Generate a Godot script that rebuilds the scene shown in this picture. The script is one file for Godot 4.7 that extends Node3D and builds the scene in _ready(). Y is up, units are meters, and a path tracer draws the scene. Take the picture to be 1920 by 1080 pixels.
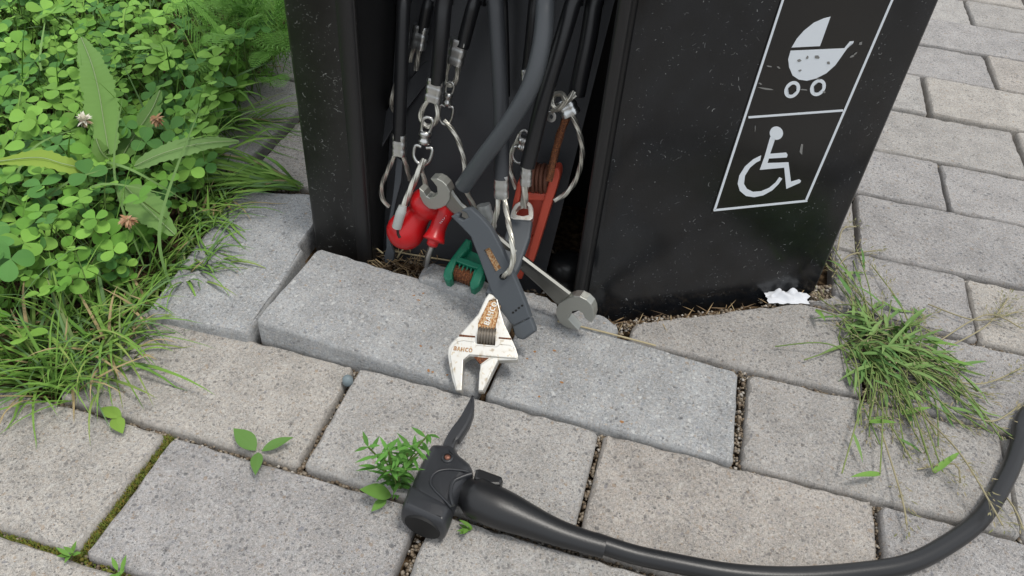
extends Node3D
# ---------------------------------------------------------------- camera model
const FPX := 1500.0
const CAM_H := 0.4916
var CX := Vector3(0.996462466, 0.06245272, -0.05623355)
var CY := Vector3(-0.0840390031, 0.74051083, -0.6667692)
var CZ := Vector3(0.0, 0.66913629, 0.74313971)
var EYE := Vector3(0, CAM_H, 0)
var FA := Vector3(-0.14940828, 0, -0.56767489)      # foot of the station's front plane
var FE := Vector3(0.97763779, 0, 0.21029587)        # along the front, to the right
var FN := Vector3(-0.21029587, 0, 0.97763779)       # out of the front, towards the street
var rng := RandomNumberGenerator.new()
var M := {}
var used := {}

func ray(x: float, y: float) -> Vector3: return CX * (x - 960.0) + CY * (540.0 - y) - CZ * FPX
func onp(x: float, y: float, p: Vector3, n: Vector3) -> Vector3:
	var r := ray(x, y)
	return EYE + r * ((p - EYE).dot(n) / r.dot(n))
func G(x: float, y: float, h := 0.0) -> Vector3: return onp(x, y, Vector3(0, h, 0), Vector3.UP)
func F(x: float, y: float, s := 0.0) -> Vector3: return onp(x, y, FA + FN * s, FN)
func FP(a: Array) -> PackedVector3Array:
	var o := PackedVector3Array()
	for q in a: o.append(F(q[0], q[1], q[2]))
	return o
func L(a: float, h: float, s: float) -> Vector3: return FA + FE * a + FN * s + Vector3.UP * h   # station-local
func rr(a: float, b: float) -> float: return rng.randf_range(a, b)
func lin(r: float, g: float, b: float) -> Color: return Color(r, g, b).linear_to_srgb()

# ---------------------------------------------------------------- object helpers
func numbered(n: String) -> String:
	if not used.has(n):
		used[n] = 0
		return n
	used[n] += 1
	return "%s_%03d" % [n, used[n]]
func tag(o: Node, label: String, category: String, group := "") -> Node:
	o.set_meta("label", label)
	o.set_meta("category", category)
	if group: o.set_meta("group", group)
	return o
func thing(called: String, label: String, category: String, at := Vector3.ZERO, group := "") -> Node3D:
	var o := Node3D.new()
	o.name = numbered(called)
	add_child(o)
	o.position = at
	tag(o, label, category, group)
	return o
func meshnode(called: String, mesh: Mesh, mat: Material, parent: Node = null) -> MeshInstance3D:
	var o := MeshInstance3D.new()
	o.mesh = mesh
	o.material_override = mat
	if parent == null:
		o.name = numbered(called)
		add_child(o)
	else:
		o.name = called
		parent.add_child(o, true)
		var p: Node = parent
		var off := Vector3.ZERO
		while p != self and p != null:
			off += (p as Node3D).position
			p = p.get_parent()
		o.position = -off
	return o
func obj(called: String, st: SurfaceTool, mat: Material, parent: Node = null) -> MeshInstance3D:
	st.generate_normals()
	return meshnode(called, st.commit(), mat, parent)
func ST(smooth := true) -> SurfaceTool:
	var st := SurfaceTool.new()
	st.begin(Mesh.PRIMITIVE_TRIANGLES)
	st.set_smooth_group(0 if smooth else -1)
	return st
func tri(st: SurfaceTool, a: Vector3, b: Vector3, c: Vector3, hint: Vector3) -> void:
	if (c - a).cross(b - a).dot(hint) < 0.0:
		var t := b
		b = c
		c = t
	st.add_vertex(a); st.add_vertex(b); st.add_vertex(c)
func quad(st: SurfaceTool, a: Vector3, b: Vector3, c: Vector3, d: Vector3, hint: Vector3) -> void:
	tri(st, a, b, c, hint)
	tri(st, a, c, d, hint)
func box(st: SurfaceTool, o: Vector3, x: Vector3, y: Vector3, z: Vector3) -> void:   # half extents
	for k in 3:
		var n: Vector3 = [x, y, z][k]
		var u: Vector3 = [y, z, x][k]
		var v: Vector3 = [z, x, y][k]
		for s in [-1.0, 1.0]:
			quad(st, o + n * s - u - v, o + n * s + u - v, o + n * s + u + v, o + n * s - u + v, n * s)

# smooth curve through points
func curve(p: PackedVector3Array, step: float) -> PackedVector3Array:
	var o := PackedVector3Array()
	for i in p.size() - 1:
		var a := p[maxi(i - 1, 0)]
		var d := p[mini(i + 2, p.size() - 1)]
		var n := maxi(1, int(ceil(p[i].distance_to(p[i + 1]) / step)))
		for k in n: o.append(p[i].cubic_interpolate(p[i + 1], a, d, float(k) / n))
	o.append(p[p.size() - 1])
	return o
# tube along a curve. radii: one number or a list over the run; flat squeezes across 'side'; lobes twist like rope
func tube(st: SurfaceTool, path: PackedVector3Array, radii, sides := 12, lobes := 0, pitch := 0.02, side := Vector3.ZERO, flat := 1.0) -> void:
	var n := path.size()
	var up := Vector3.UP
	var t0 := (path[1] - path[0]).normalized()
	if side != Vector3.ZERO: up = side
	elif absf(t0.dot(up)) > 0.9: up = Vector3.RIGHT
	var ref := (up - t0 * up.dot(t0)).normalized()
	var rings := []
	var run := 0.0
	for i in n:
		var t := (path[mini(i + 1, n - 1)] - path[maxi(i - 1, 0)]).normalized()
		ref = (ref - t * ref.dot(t)).normalized()
		var bi := t.cross(ref)
		if i > 0: run += path[i].distance_to(path[i - 1])
		var r: float
		if radii is Array:
			var q: float = float(i) / (n - 1) * (radii.size() - 1)
			var j := mini(int(q), radii.size() - 2)
			r = lerpf(radii[j], radii[j + 1], q - j)
		else: r = radii
		var ring := PackedVector3Array()
		for k in sides:
			var a := TAU * k / sides
			var q := r
			if lobes > 0: q = r * (1.0 + 0.28 * cos(lobes * a + run / pitch * TAU) - 0.02)
			ring.append(path[i] + ref * cos(a) * q + bi * sin(a) * q * flat)
		rings.append(ring)
	for i in n - 1:
		for k in sides:
			var k2 := (k + 1) % sides
			var c := (path[i] + path[i + 1]) * 0.5
			var m: Vector3 = (rings[i][k] + rings[i + 1][k2]) * 0.5
			quad(st, rings[i][k], rings[i][k2], rings[i + 1][k2], rings[i + 1][k], m - c)
	st.set_smooth_group(-1)
	for e in [0, n - 1]:
		var h := path[0] - path[1] if e == 0 else path[n - 1] - path[n - 2]
		for k in sides: tri(st, path[e], rings[e][k], rings[e][(k + 1) % sides], h)
	st.set_smooth_group(0)
# solid of revolution about the axis a->b: prof = [distance along in metres, radius]
func lathe(st: SurfaceTool, a: Vector3, dir: Vector3, prof: Array, sides := 20) -> void:
	dir = dir.normalized()
	var up := Vector3.UP if absf(dir.y) < 0.9 else Vector3.RIGHT
	var x := dir.cross(up).normalized()
	var y := dir.cross(x)
	for i in prof.size() - 1:
		for k in sides:
			var a0 := TAU * k / sides
			var a1 := TAU * (k + 1) / sides
			var d0 := x * cos(a0) + y * sin(a0)
			var d1 := x * cos(a1) + y * sin(a1)
			var p: Vector3 = a + dir * prof[i][0]
			var q: Vector3 = a + dir * prof[i + 1][0]
			var hint: Vector3 = (d0 + d1) * absf(prof[i + 1][0] - prof[i][0]) - dir * (prof[i + 1][1] - prof[i][1]) * signf(prof[i + 1][0] - prof[i][0] + 1e-9)
			if prof[i][1] < 1e-6: tri(st, p, q + d0 * prof[i + 1][1], q + d1 * prof[i + 1][1], hint)
			elif prof[i + 1][1] < 1e-6: tri(st, p + d0 * prof[i][1], p + d1 * prof[i][1], q, hint)
			else: quad(st, p + d0 * prof[i][1], p + d1 * prof[i][1], q + d1 * prof[i + 1][1], q + d0 * prof[i + 1][1], hint)
# a plane given by a point, a second point down it and a direction across it; n faces the camera
func mkplane(p1: Vector3, p2: Vector3, lat: Vector3) -> Dictionary:
	var v := (p2 - p1).normalized()
	var n := v.cross(lat).normalized()
	if n.dot(EYE - p1) < 0: n = -n
	return {p = p1, n = n, v = v, u = v.cross(n).normalized()}
func on(pl: Dictionary, x: float, y: float, d := 0.0) -> Vector3: return onp(x, y, pl.p + pl.n * d, pl.n)
func to2(pl: Dictionary, q: Vector3) -> Vector2: return Vector2((q - pl.p).dot(pl.u), (q - pl.p).dot(pl.v))
func to3(pl: Dictionary, q: Vector2, d: float) -> Vector3: return pl.p + pl.u * q.x + pl.v * q.y + pl.n * d
func inset(poly: PackedVector2Array, d: float) -> PackedVector2Array:
	var o := PackedVector2Array()
	var n := poly.size()
	var sg := -1.0 if Geometry2D.is_polygon_clockwise(poly) else 1.0
	for i in n:
		var a := (poly[i] - poly[(i + n - 1) % n]).normalized()
		var b := (poly[(i + 1) % n] - poly[i]).normalized()
		var na := Vector2(-a.y, a.x) * sg
		var nb := Vector2(-b.y, b.x) * sg
		var m := (na + nb)
		if m.length() < 0.3: m = na
		m = m.normalized()
		o.append(poly[i] + m * d / maxf(0.45, m.dot(na)))
	return o
func trace(pl: Dictionary, px: Array) -> PackedVector2Array:
	var o := PackedVector2Array()
	for q in px: o.append(to2(pl, on(pl, q[0], q[1])))
	return o
func rounded(poly: PackedVector2Array, times := 2) -> PackedVector2Array:
	for t in times:
		var o := PackedVector2Array()
		var n := poly.size()
		for i in n:
			var a := poly[i]
			var b := poly[(i + 1) % n]
			o.append(a.lerp(b, 0.25)); o.append(a.lerp(b, 0.75))
		poly = o
	return poly
# extruded outline: prof = [[inset, height over the plane], ...] from bottom to top; optional holes run through
func slab(st: SurfaceTool, pl: Dictionary, poly: PackedVector2Array, prof: Array, holes := []) -> void:
	var rings := []
	for q in prof: rings.append(inset(poly, q[0]))
	var n := poly.size()
	var cw := -1.0 if Geometry2D.is_polygon_clockwise(poly) else 1.0
	for i in prof.size() - 1:
		for k in n:
			var k2 := (k + 1) % n
			var d2 := (poly[k2] - poly[k]).normalized()
			var out2 := Vector2(d2.y, -d2.x) * cw
			var dh: float = prof[i + 1][1] - prof[i][1]
			var di: float = prof[i + 1][0] - prof[i][0]
			var hint: Vector3 = (pl.u * out2.x + pl.v * out2.y) * dh + pl.n * di
			quad(st, to3(pl, rings[i][k], prof[i][1]), to3(pl, rings[i][k2], prof[i][1]), to3(pl, rings[i + 1][k2], prof[i + 1][1]), to3(pl, rings[i + 1][k], prof[i + 1][1]), hint)
	for e in [0, prof.size() - 1]:
		for face in cut(rings[e], holes):
			var ix := Geometry2D.triangulate_polygon(face)
			for t in range(0, ix.size(), 3):
				tri(st, to3(pl, face[ix[t]], prof[e][1]), to3(pl, face[ix[t + 1]], prof[e][1]), to3(pl, face[ix[t + 2]], prof[e][1]), pl.n * (-1.0 if e == 0 else 1.0))
	var lo: float = prof[0][1]
	var hi: float = prof[prof.size() - 1][1]
	for h in holes:
		var c := Vector2.ZERO
		for q in h: c += q / h.size()
		for k in h.size():
			var k2: int = (k + 1) % h.size()
			var inw: Vector2 = c - (h[k] + h[k2]) * 0.5
			quad(st, to3(pl, h[k], lo), to3(pl, h[k2], lo), to3(pl, h[k2], hi), to3(pl, h[k], hi), pl.u * inw.x + pl.v * inw.y)
func cut(face: PackedVector2Array, holes: Array) -> Array:   # split along a line through each hole, then take the hole out of the halves
	var pieces := [face]
	for h in holes:
		var c := Vector2.ZERO
		for q in h: c += q / h.size()
		var next := []
		for p in pieces:
			for half in [[-1, -1, 0, 1], [0, -1, 1, 1]]:
				var box2 := PackedVector2Array([c + Vector2(half[0], half[1]), c + Vector2(half[2], half[1]), c + Vector2(half[2], half[3]), c + Vector2(half[0], half[3])])
				for q in Geometry2D.intersect_polygons(p, box2):
					for w in Geometry2D.clip_polygons(q, h):
						next.append(w)
		pieces = next
	return pieces
func ellipse(pl: Dictionary, x: float, y: float, rx: float, ry: float, n := 14) -> PackedVector2Array:   # pixel centre, metres radii
	var c := to2(pl, on(pl, x, y))
	var o := PackedVector2Array()
	for k in n: o.append(c + Vector2(cos(TAU * k / n) * rx, sin(TAU * k / n) * ry))
	return o
func soft(t: float, r: float, top := 0.0) -> Array:   # slab of thickness t below top with rounded upper and lower edges
	return [[r, top - t], [r * 0.3, top - t + r * 0.3], [0, top - t + r], [0, top - r], [r * 0.3, top - r * 0.3], [r, top]]
func pillow(half: float, r: float, steps := 5) -> Array:   # full round edge about the plane
	var o := []
	for k in range(-steps, steps + 1):
		var a := PI * 0.5 * k / steps
		o.append([r * (1.0 - cos(a)), half * sin(a)])
	return o

# ---------------------------------------------------------------- materials
func mat(c: Color, rough := 0.6, metal := 0.0, spec := 0.5) -> StandardMaterial3D:
	var m := StandardMaterial3D.new()
	m.albedo_color = c
	m.roughness = rough
	m.metallic = metal
	m.metallic_specular = spec
	m.cull_mode = BaseMaterial3D.CULL_DISABLED
	return m
func vmat(rough := 0.6, back := Color(0, 0, 0)) -> StandardMaterial3D:
	var m := mat(Color.WHITE, rough)
	m.vertex_color_use_as_albedo = true
	if back.g > 0:
		m.metallic_specular = 0.25
		m.backlight_enabled = true
		m.backlight = back
	return m
func tri_uv(m: StandardMaterial3D, metres: float, off := Vector3.ZERO, world := true) -> StandardMaterial3D:
	m.uv1_triplanar = true
	m.uv1_world_triplanar = world
	m.uv1_scale = Vector3.ONE / metres
	m.uv1_offset = off
	return m
func tex(im: Image) -> ImageTexture:
	im.generate_mipmaps()
	return ImageTexture.create_from_image(im)
func noise(freq: float, seed_: int, oct := 3) -> FastNoiseLite:
	var n := FastNoiseLite.new()
	n.seed = seed_
	n.frequency = freq
	n.fractal_octaves = oct
	n.noise_type = FastNoiseLite.TYPE_SIMPLEX_SMOOTH
	return n
func put(b: PackedByteArray, w: int, x: int, y: int, c: Color, a: float) -> void:
	var i := ((y + w) % w * w + (x + w) % w) * 3
	b[i] = int(clampf(lerpf(b[i], c.r8, a), 0, 255))
	b[i + 1] = int(clampf(lerpf(b[i + 1], c.g8, a), 0, 255))
	b[i + 2] = int(clampf(lerpf(b[i + 2], c.b8, a), 0, 255))
# cast concrete: sandy matrix with pale and dark aggregate grains
func concrete(w: int, base: Color, seed_: int, grain: float, chips: int) -> Array:
	rng.seed = seed_
	var b := PackedByteArray()
	b.resize(w * w * 3)
	var hb := PackedByteArray()
	hb.resize(w * w * 3)
	var n1 := noise(0.006, seed_)
	var n2 := noise(0.07, seed_ + 3)
	var lo := n1.get_seamless_image(w, w).get_data()
	var mi := n2.get_seamless_image(w, w).get_data()
	for i in w * w:
		var g := rng.randf()
		var v := 1.0 + (g - 0.5) * grain + (lo[i] / 255.0 - 0.5) * 0.15 + (mi[i] / 255.0 - 0.5) * 0.2
		var warm := (lo[(i * 7 + 991) % (w * w)] / 255.0 - 0.5) * 0.02
		b[i * 3] = int(clampf((base.r + warm) * v * 255, 0, 255))
		b[i * 3 + 1] = int(clampf(base.g * v * 255, 0, 255))
		b[i * 3 + 2] = int(clampf((base.b - warm) * v * 255, 0, 255))
		var h := int(128 + (g - 0.5) * 60 + (mi[i] - 128) * 0.25)
		hb[i * 3] = h; hb[i * 3 + 1] = h; hb[i * 3 + 2] = h
	for k in chips:
		var cx := rng.randi() % w
		var cy := rng.randi() % w
		var r := 0.9 + pow(rng.randf(), 14.0) * 4.5 + rng.randf() * 1.1
		var q := rng.randf()
		var c := Color(0.86, 0.85, 0.83) if q < 0.42 else (Color(0.30, 0.30, 0.31) if q < 0.80 else (Color(0.60, 0.50, 0.40) if q < 0.91 else Color(0.45, 0.46, 0.50)))
		var al := rr(0.2, 0.65) if r < 2.2 else rr(0.2, 0.5)
		var ex := rr(0.6, 1.5)
		var ph := rng.randf() * TAU
		var R := int(ceil(r * 1.5))
		for y in range(-R, R + 1):
			for x in range(-R, R + 1):
				var u := (x * cos(ph) + y * sin(ph)) * ex
				var v := -x * sin(ph) + y * cos(ph)
				if u * u + v * v < r * r * (0.7 + 0.5 * rng.randf()):
					put(b, w, cx + x, cy + y, c, al)
					put(hb, w, cx + x, cy + y, Color.WHITE if q < 0.3 else Color(0.15, 0.15, 0.15), 0.35)
	var im := Image.create_from_data(w, w, false, Image.FORMAT_RGB8, b)
	var hm := Image.create_from_data(w, w, false, Image.FORMAT_RGB8, hb)
	hm.bump_map_to_normal_map(2.2)
	return [tex(im), tex(hm)]
func specks(w: int, base: Color, seed_: int, count: int) -> ImageTexture:
	rng.seed = seed_
	var b := PackedByteArray()
	b.resize(w * w * 3)
	var lo := noise(0.008, seed_, 4).get_seamless_image(w, w).get_data()
	for i in w * w:
		var v := 0.75 + lo[i] / 255.0 * 0.5 + (rng.randf() - 0.5) * 0.25
		b[i * 3] = int(base.r8 * v); b[i * 3 + 1] = int(base.g8 * v); b[i * 3 + 2] = int(base.b8 * v)
	for k in count:
		var x := rng.randf() * w
		var y := rng.randf() * w
		var big := rng.randf()
		if rng.randf() > smoothstep(0.3, 0.75, lo[int(y) * w + int(x)] / 255.0) + 0.12: continue
		var len_ := rr(0.5, 4.0) if big < 0.86 else rr(6, 16)
		var a := rng.randf() * TAU
		var bend := rr(-0.25, 0.25)
		var c := Color(0.72, 0.73, 0.72).lerp(Color(0.45, 0.45, 0.43), rng.randf())
		var al := rr(0.2, 0.85)
		var t := 0.0
		while t < len_:
			put(b, w, int(x), int(y), c, al)
			if big > 0.3: put(b, w, int(x) + 1, int(y), c, al)
			x += cos(a); y += sin(a)
			a += bend
			t += 1.0
	return tex(Image.create_from_data(w, w, false, Image.FORMAT_RGB8, b))
func ramped(freq: float, seed_: int, cols: Array, w := 512) -> NoiseTexture2D:
	var g := Gradient.new()
	g.offsets = PackedFloat32Array(cols.map(func(q): return q[0]))
	g.colors = PackedColorArray(cols.map(func(q): return q[1]))
	var t := NoiseTexture2D.new()
	t.width = w
	t.height = w
	t.seamless = true
	t.noise = noise(freq, seed_, 5)
	t.color_ramp = g
	return t

func materials() -> void:
	var con := concrete(1024, Color(0.685, 0.672, 0.655), 11, 0.5, 26000)
	var con2 := concrete(1024, Color(0.608, 0.604, 0.597), 12, 0.42, 18000)
	M.paver = []
	var tints := [Color(0.885, 0.885, 0.885), Color(0.85, 0.847, 0.845), Color(0.90, 0.89, 0.875), Color(0.84, 0.84, 0.85), Color(0.87, 0.855, 0.84)]
	for k in 5:
		var m := mat(tints[k], 0.75, 0, 0.5)
		m.albedo_texture = con[0]
		m.normal_enabled = true
		m.normal_texture = con[1]
		m.normal_scale = 0.9
		M.paver.append(tri_uv(m, 0.235 + 0.012 * k, Vector3(0.17 * k, 0.31 * k, 0.53 * k)))
	var lm := mat(Color(0.98, 0.99, 1.0), 0.85, 0, 0.4)
	lm.albedo_texture = con2[0]
	lm.normal_enabled = true
	lm.normal_texture = con2[1]
	lm.normal_scale = 0.7
	M.loose = tri_uv(lm, 0.26, Vector3(0.2, 0.4, 0.1))
	var so := mat(Color.WHITE, 0.95, 0, 0.2)
	so.albedo_texture = ramped(0.02, 5, [[0.0, Color(0.10, 0.075, 0.05)], [0.45, Color(0.24, 0.19, 0.14)], [0.6, Color(0.33, 0.27, 0.20)], [1.0, Color(0.46, 0.39, 0.31)]])
	M.soil = tri_uv(so, 0.09)
	var p := mat(Color.WHITE, 0.2, 0, 0.5)
	p.albedo_texture = specks(1024, Color(0.088, 0.093, 0.106), 21, 2600)
	M.panel = p
	var p2 := mat(Color.WHITE, 0.4, 0, 0.5)
	p2.albedo_texture = specks(1024, Color(0.105, 0.105, 0.105), 22, 6500)
	M.post = p2
	M.flange = mat(Color(0.13, 0.13, 0.134), 0.42)
	M.inner = mat(Color(0.12, 0.122, 0.128), 0.5)
	M.back = mat(Color(0.20, 0.207, 0.222), 0.45)
	M.sticker = mat(Color(0.112, 0.11, 0.109), 0.18)
	M.white = mat(Color(0.87, 0.895, 0.92), 0.45)
	M.scuff = mat(Color(0.5, 0.5, 0.49), 0.8)
	M.hose = mat(Color(0.112, 0.115, 0.124), 0.36)
	M.hose_grey = mat(Color(0.27, 0.285, 0.30), 0.42)
	M.hose_braid = mat(Color(0.2, 0.21, 0.225), 0.5)
	M.rubber = mat(Color(0.12, 0.123, 0.13), 0.36)
	var rb := noise(0.05, 8, 3)
	rb.noise_type = FastNoiseLite.TYPE_SIMPLEX_SMOOTH
	var nt := NoiseTexture2D.new()
	nt.width = 256; nt.height = 256; nt.seamless = true; nt.as_normal_map = true; nt.bump_strength = 2.0; nt.noise = rb
	for k in ["rubber", "hose_grey", "flange", "hose"]:
		M[k].normal_enabled = true
		M[k].normal_texture = nt
		M[k].normal_scale = 0.25
		tri_uv(M[k], 0.02)
	M.steel = mat(Color(0.80, 0.80, 0.79), 0.3, 1.0)
	M.dull_steel = mat(Color(0.56, 0.56, 0.54), 0.36, 1.0)
	M.crimp = mat(Color(0.82, 0.83, 0.83), 0.32, 1.0)
	M.wire = mat(Color(0.80, 0.79, 0.75), 0.36, 0.75)
	var ch := mat(Color(0.93, 0.925, 0.91), 0.36, 0.8)
	ch.albedo_texture = ramped(0.014, 17, [[0.0, Color(0.55, 0.42, 0.28)], [0.18, Color(0.80, 0.76, 0.68)], [0.3, Color(0.92, 0.91, 0.89)], [0.78, Color(0.93, 0.93, 0.92)], [0.88, Color(0.80, 0.70, 0.54)], [0.94, Color(0.86, 0.82, 0.76)], [1.0, Color(0.9, 0.9, 0.88)]])
	M.chrome = tri_uv(ch, 0.06)
	M.satin = mat(Color(0.70, 0.705, 0.68), 0.42, 0.85)
	var ru := mat(Color.WHITE, 0.85, 0.1)
	ru.albedo_texture = ramped(0.03, 19, [[0.0, Color(0.20, 0.12, 0.08)], [0.4, Color(0.33, 0.19, 0.12)], [0.6, Color(0.45, 0.26, 0.15)], [0.8, Color(0.62, 0.40, 0.22)], [1.0, Color(0.78, 0.66, 0.5)]], 256)
	M.rust = tri_uv(ru, 0.012)
	var rl := ru.duplicate()
	rl.albedo_color = Color(1.0, 1.0, 1.0)
	rl.albedo_texture = ramped(0.04, 23, [[0.0, Color(0.45, 0.26, 0.14)], [0.45, Color(0.68, 0.46, 0.26)], [0.6, Color(0.82, 0.72, 0.56)], [1.0, Color(0.88, 0.82, 0.72)]], 256)
	M.rust_light = tri_uv(rl, 0.02)
	M.stain = mat(Color(0.60, 0.45, 0.31), 0.9, 0, 0.2)
	M.red_key = mat(Color(0.40, 0.25, 0.19), 0.6, 0.3)
	var lv := mat(Color(0.29, 0.31, 0.33), 0.55)
	lv.normal_enabled = true
	lv.normal_texture = nt
	lv.normal_scale = 0.15
	M.lever = tri_uv(lv, 0.02)
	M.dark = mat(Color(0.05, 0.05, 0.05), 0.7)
	M.slot = mat(Color(0.17, 0.09, 0.08), 0.8)
	M.red = mat(Color(0.72, 0.075, 0.10), 0.33)
	M.orange = mat(Color(0.75, 0.31, 0.235), 0.5)
	M.green = mat(Color(0.04, 0.45, 0.34), 0.42)
	M.clip = mat(Color(0.66, 0.67, 0.66), 0.4)
	M.paper = mat(Color(0.84, 0.85, 0.87), 0.9)
	M.copper = mat(Color(0.55, 0.38, 0.32), 0.5, 0.7)
	M.chuck = mat(Color(0.18, 0.186, 0.20), 0.38)
	M.leaf = vmat(0.55, Color(0.2, 0.35, 0.09))
	M.grass = vmat(0.55, Color(0.2, 0.33, 0.06))
	M.dry = vmat(0.8)
	M.moss = vmat(0.95)
	M.petal = vmat(0.7, Color(0.2, 0.2, 0.15))

# ---------------------------------------------------------------- paving
const K := 0.9276 / 1000.0
var PE := Vector2(cos(deg_to_rad(-12.6)), -sin(deg_to_rad(-12.6)))   # paving rows, as (x, z)
var PN := Vector2(-sin(deg_to_rad(-12.6)), -cos(deg_to_rad(-12.6)))
func uv(u: float, v: float) -> Vector2: return (PE * u + PN * v) * K     # millimetres of the measured grid
func stone(parent: Node, called: String, poly: PackedVector2Array, hs, m: Material, wear := 1.0) -> MeshInstance3D:
	# hs: function giving the height of the top at a ground point
	var pts := PackedVector2Array()
	for i in poly.size():
		var a := poly[i]
		var b := poly[(i + 1) % poly.size()]
		var l := a.distance_to(b)
		var n := maxi(2, int(l / 0.009))
		for k in n:
			var t := float(k) / n
			if k == 0 and poly.size() < 12:
				var pv := poly[(i + poly.size() - 1) % poly.size()]
				pts.append(a + (pv - a).normalized() * 0.0035)
				pts.append(a + (b - a).normalized() * 0.0035)
			else: pts.append(a.lerp(b, t))
	var n := pts.size()
	if Geometry2D.is_polygon_clockwise(pts): pts.reverse()
	var j0 := PackedFloat32Array()
	var j1 := PackedFloat32Array()
	var nz := noise(60.0, rng.randi(), 2)
	for p in pts:
		var q := nz.get_noise_2d(p.x, p.y)
		j0.append(0.0002 + 0.0005 * rng.randf() + maxf(0, q) * 0.0010 * wear)
		j1.append(0.0017 + rr(-0.0006, 0.0007) + maxf(0, q) * 0.004 * wear)
	var flat := inset(pts, 0.001)
	var c := Vector2.ZERO
	for p in pts: c += p / n
	var rings := [[], [], [], []]
	for k in n:
		var dn := (flat[k] - pts[k]) / 0.001
		var a := pts[k] + dn * j0[k]
		var b := pts[k] + dn * (j0[k] + j1[k] * 0.35)
		var d := pts[k] + dn * (j0[k] + j1[k])
		rings[0].append(Vector3(pts[k].x, hs.call(pts[k]) - 0.06, pts[k].y))
		rings[1].append(Vector3(a.x, hs.call(a) - 0.0030 - 0.0010 * rng.randf(), a.y))
		rings[2].append(Vector3(b.x, hs.call(b) - 0.0012 - 0.0004 * rng.randf(), b.y))
		rings[3].append(Vector3(d.x, hs.call(d), d.y))
	var st := ST()
	for r in 3:
		for k in n:
			var k2 := (k + 1) % n
			var mid := (pts[k] + pts[k2]) * 0.5 - c
			quad(st, rings[r][k], rings[r][k2], rings[r + 1][k2], rings[r + 1][k], Vector3(mid.x, 0.02, mid.y))
	var top := PackedVector2Array()
	for q in rings[3]: top.append(Vector2(q.x, q.z))
	var ix := Geometry2D.triangulate_polygon(top)
	if ix.size() == 0: ix = Geometry2D.triangulate_polygon(pts)
	st.set_smooth_group(1)
	for t in range(0, ix.size(), 3): tri(st, rings[3][ix[t]], rings[3][ix[t + 1]], rings[3][ix[t + 2]], Vector3.UP)
	return obj(called, st, m, parent)
func quad_height(c: Array) -> Callable:   # best plane through three of the corners
	var pl := Plane(c[0], c[1], c[2])
	return func(p: Vector2) -> float: return (pl.d - pl.normal.x * p.x - pl.normal.z * p.y) / pl.normal.y
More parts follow.
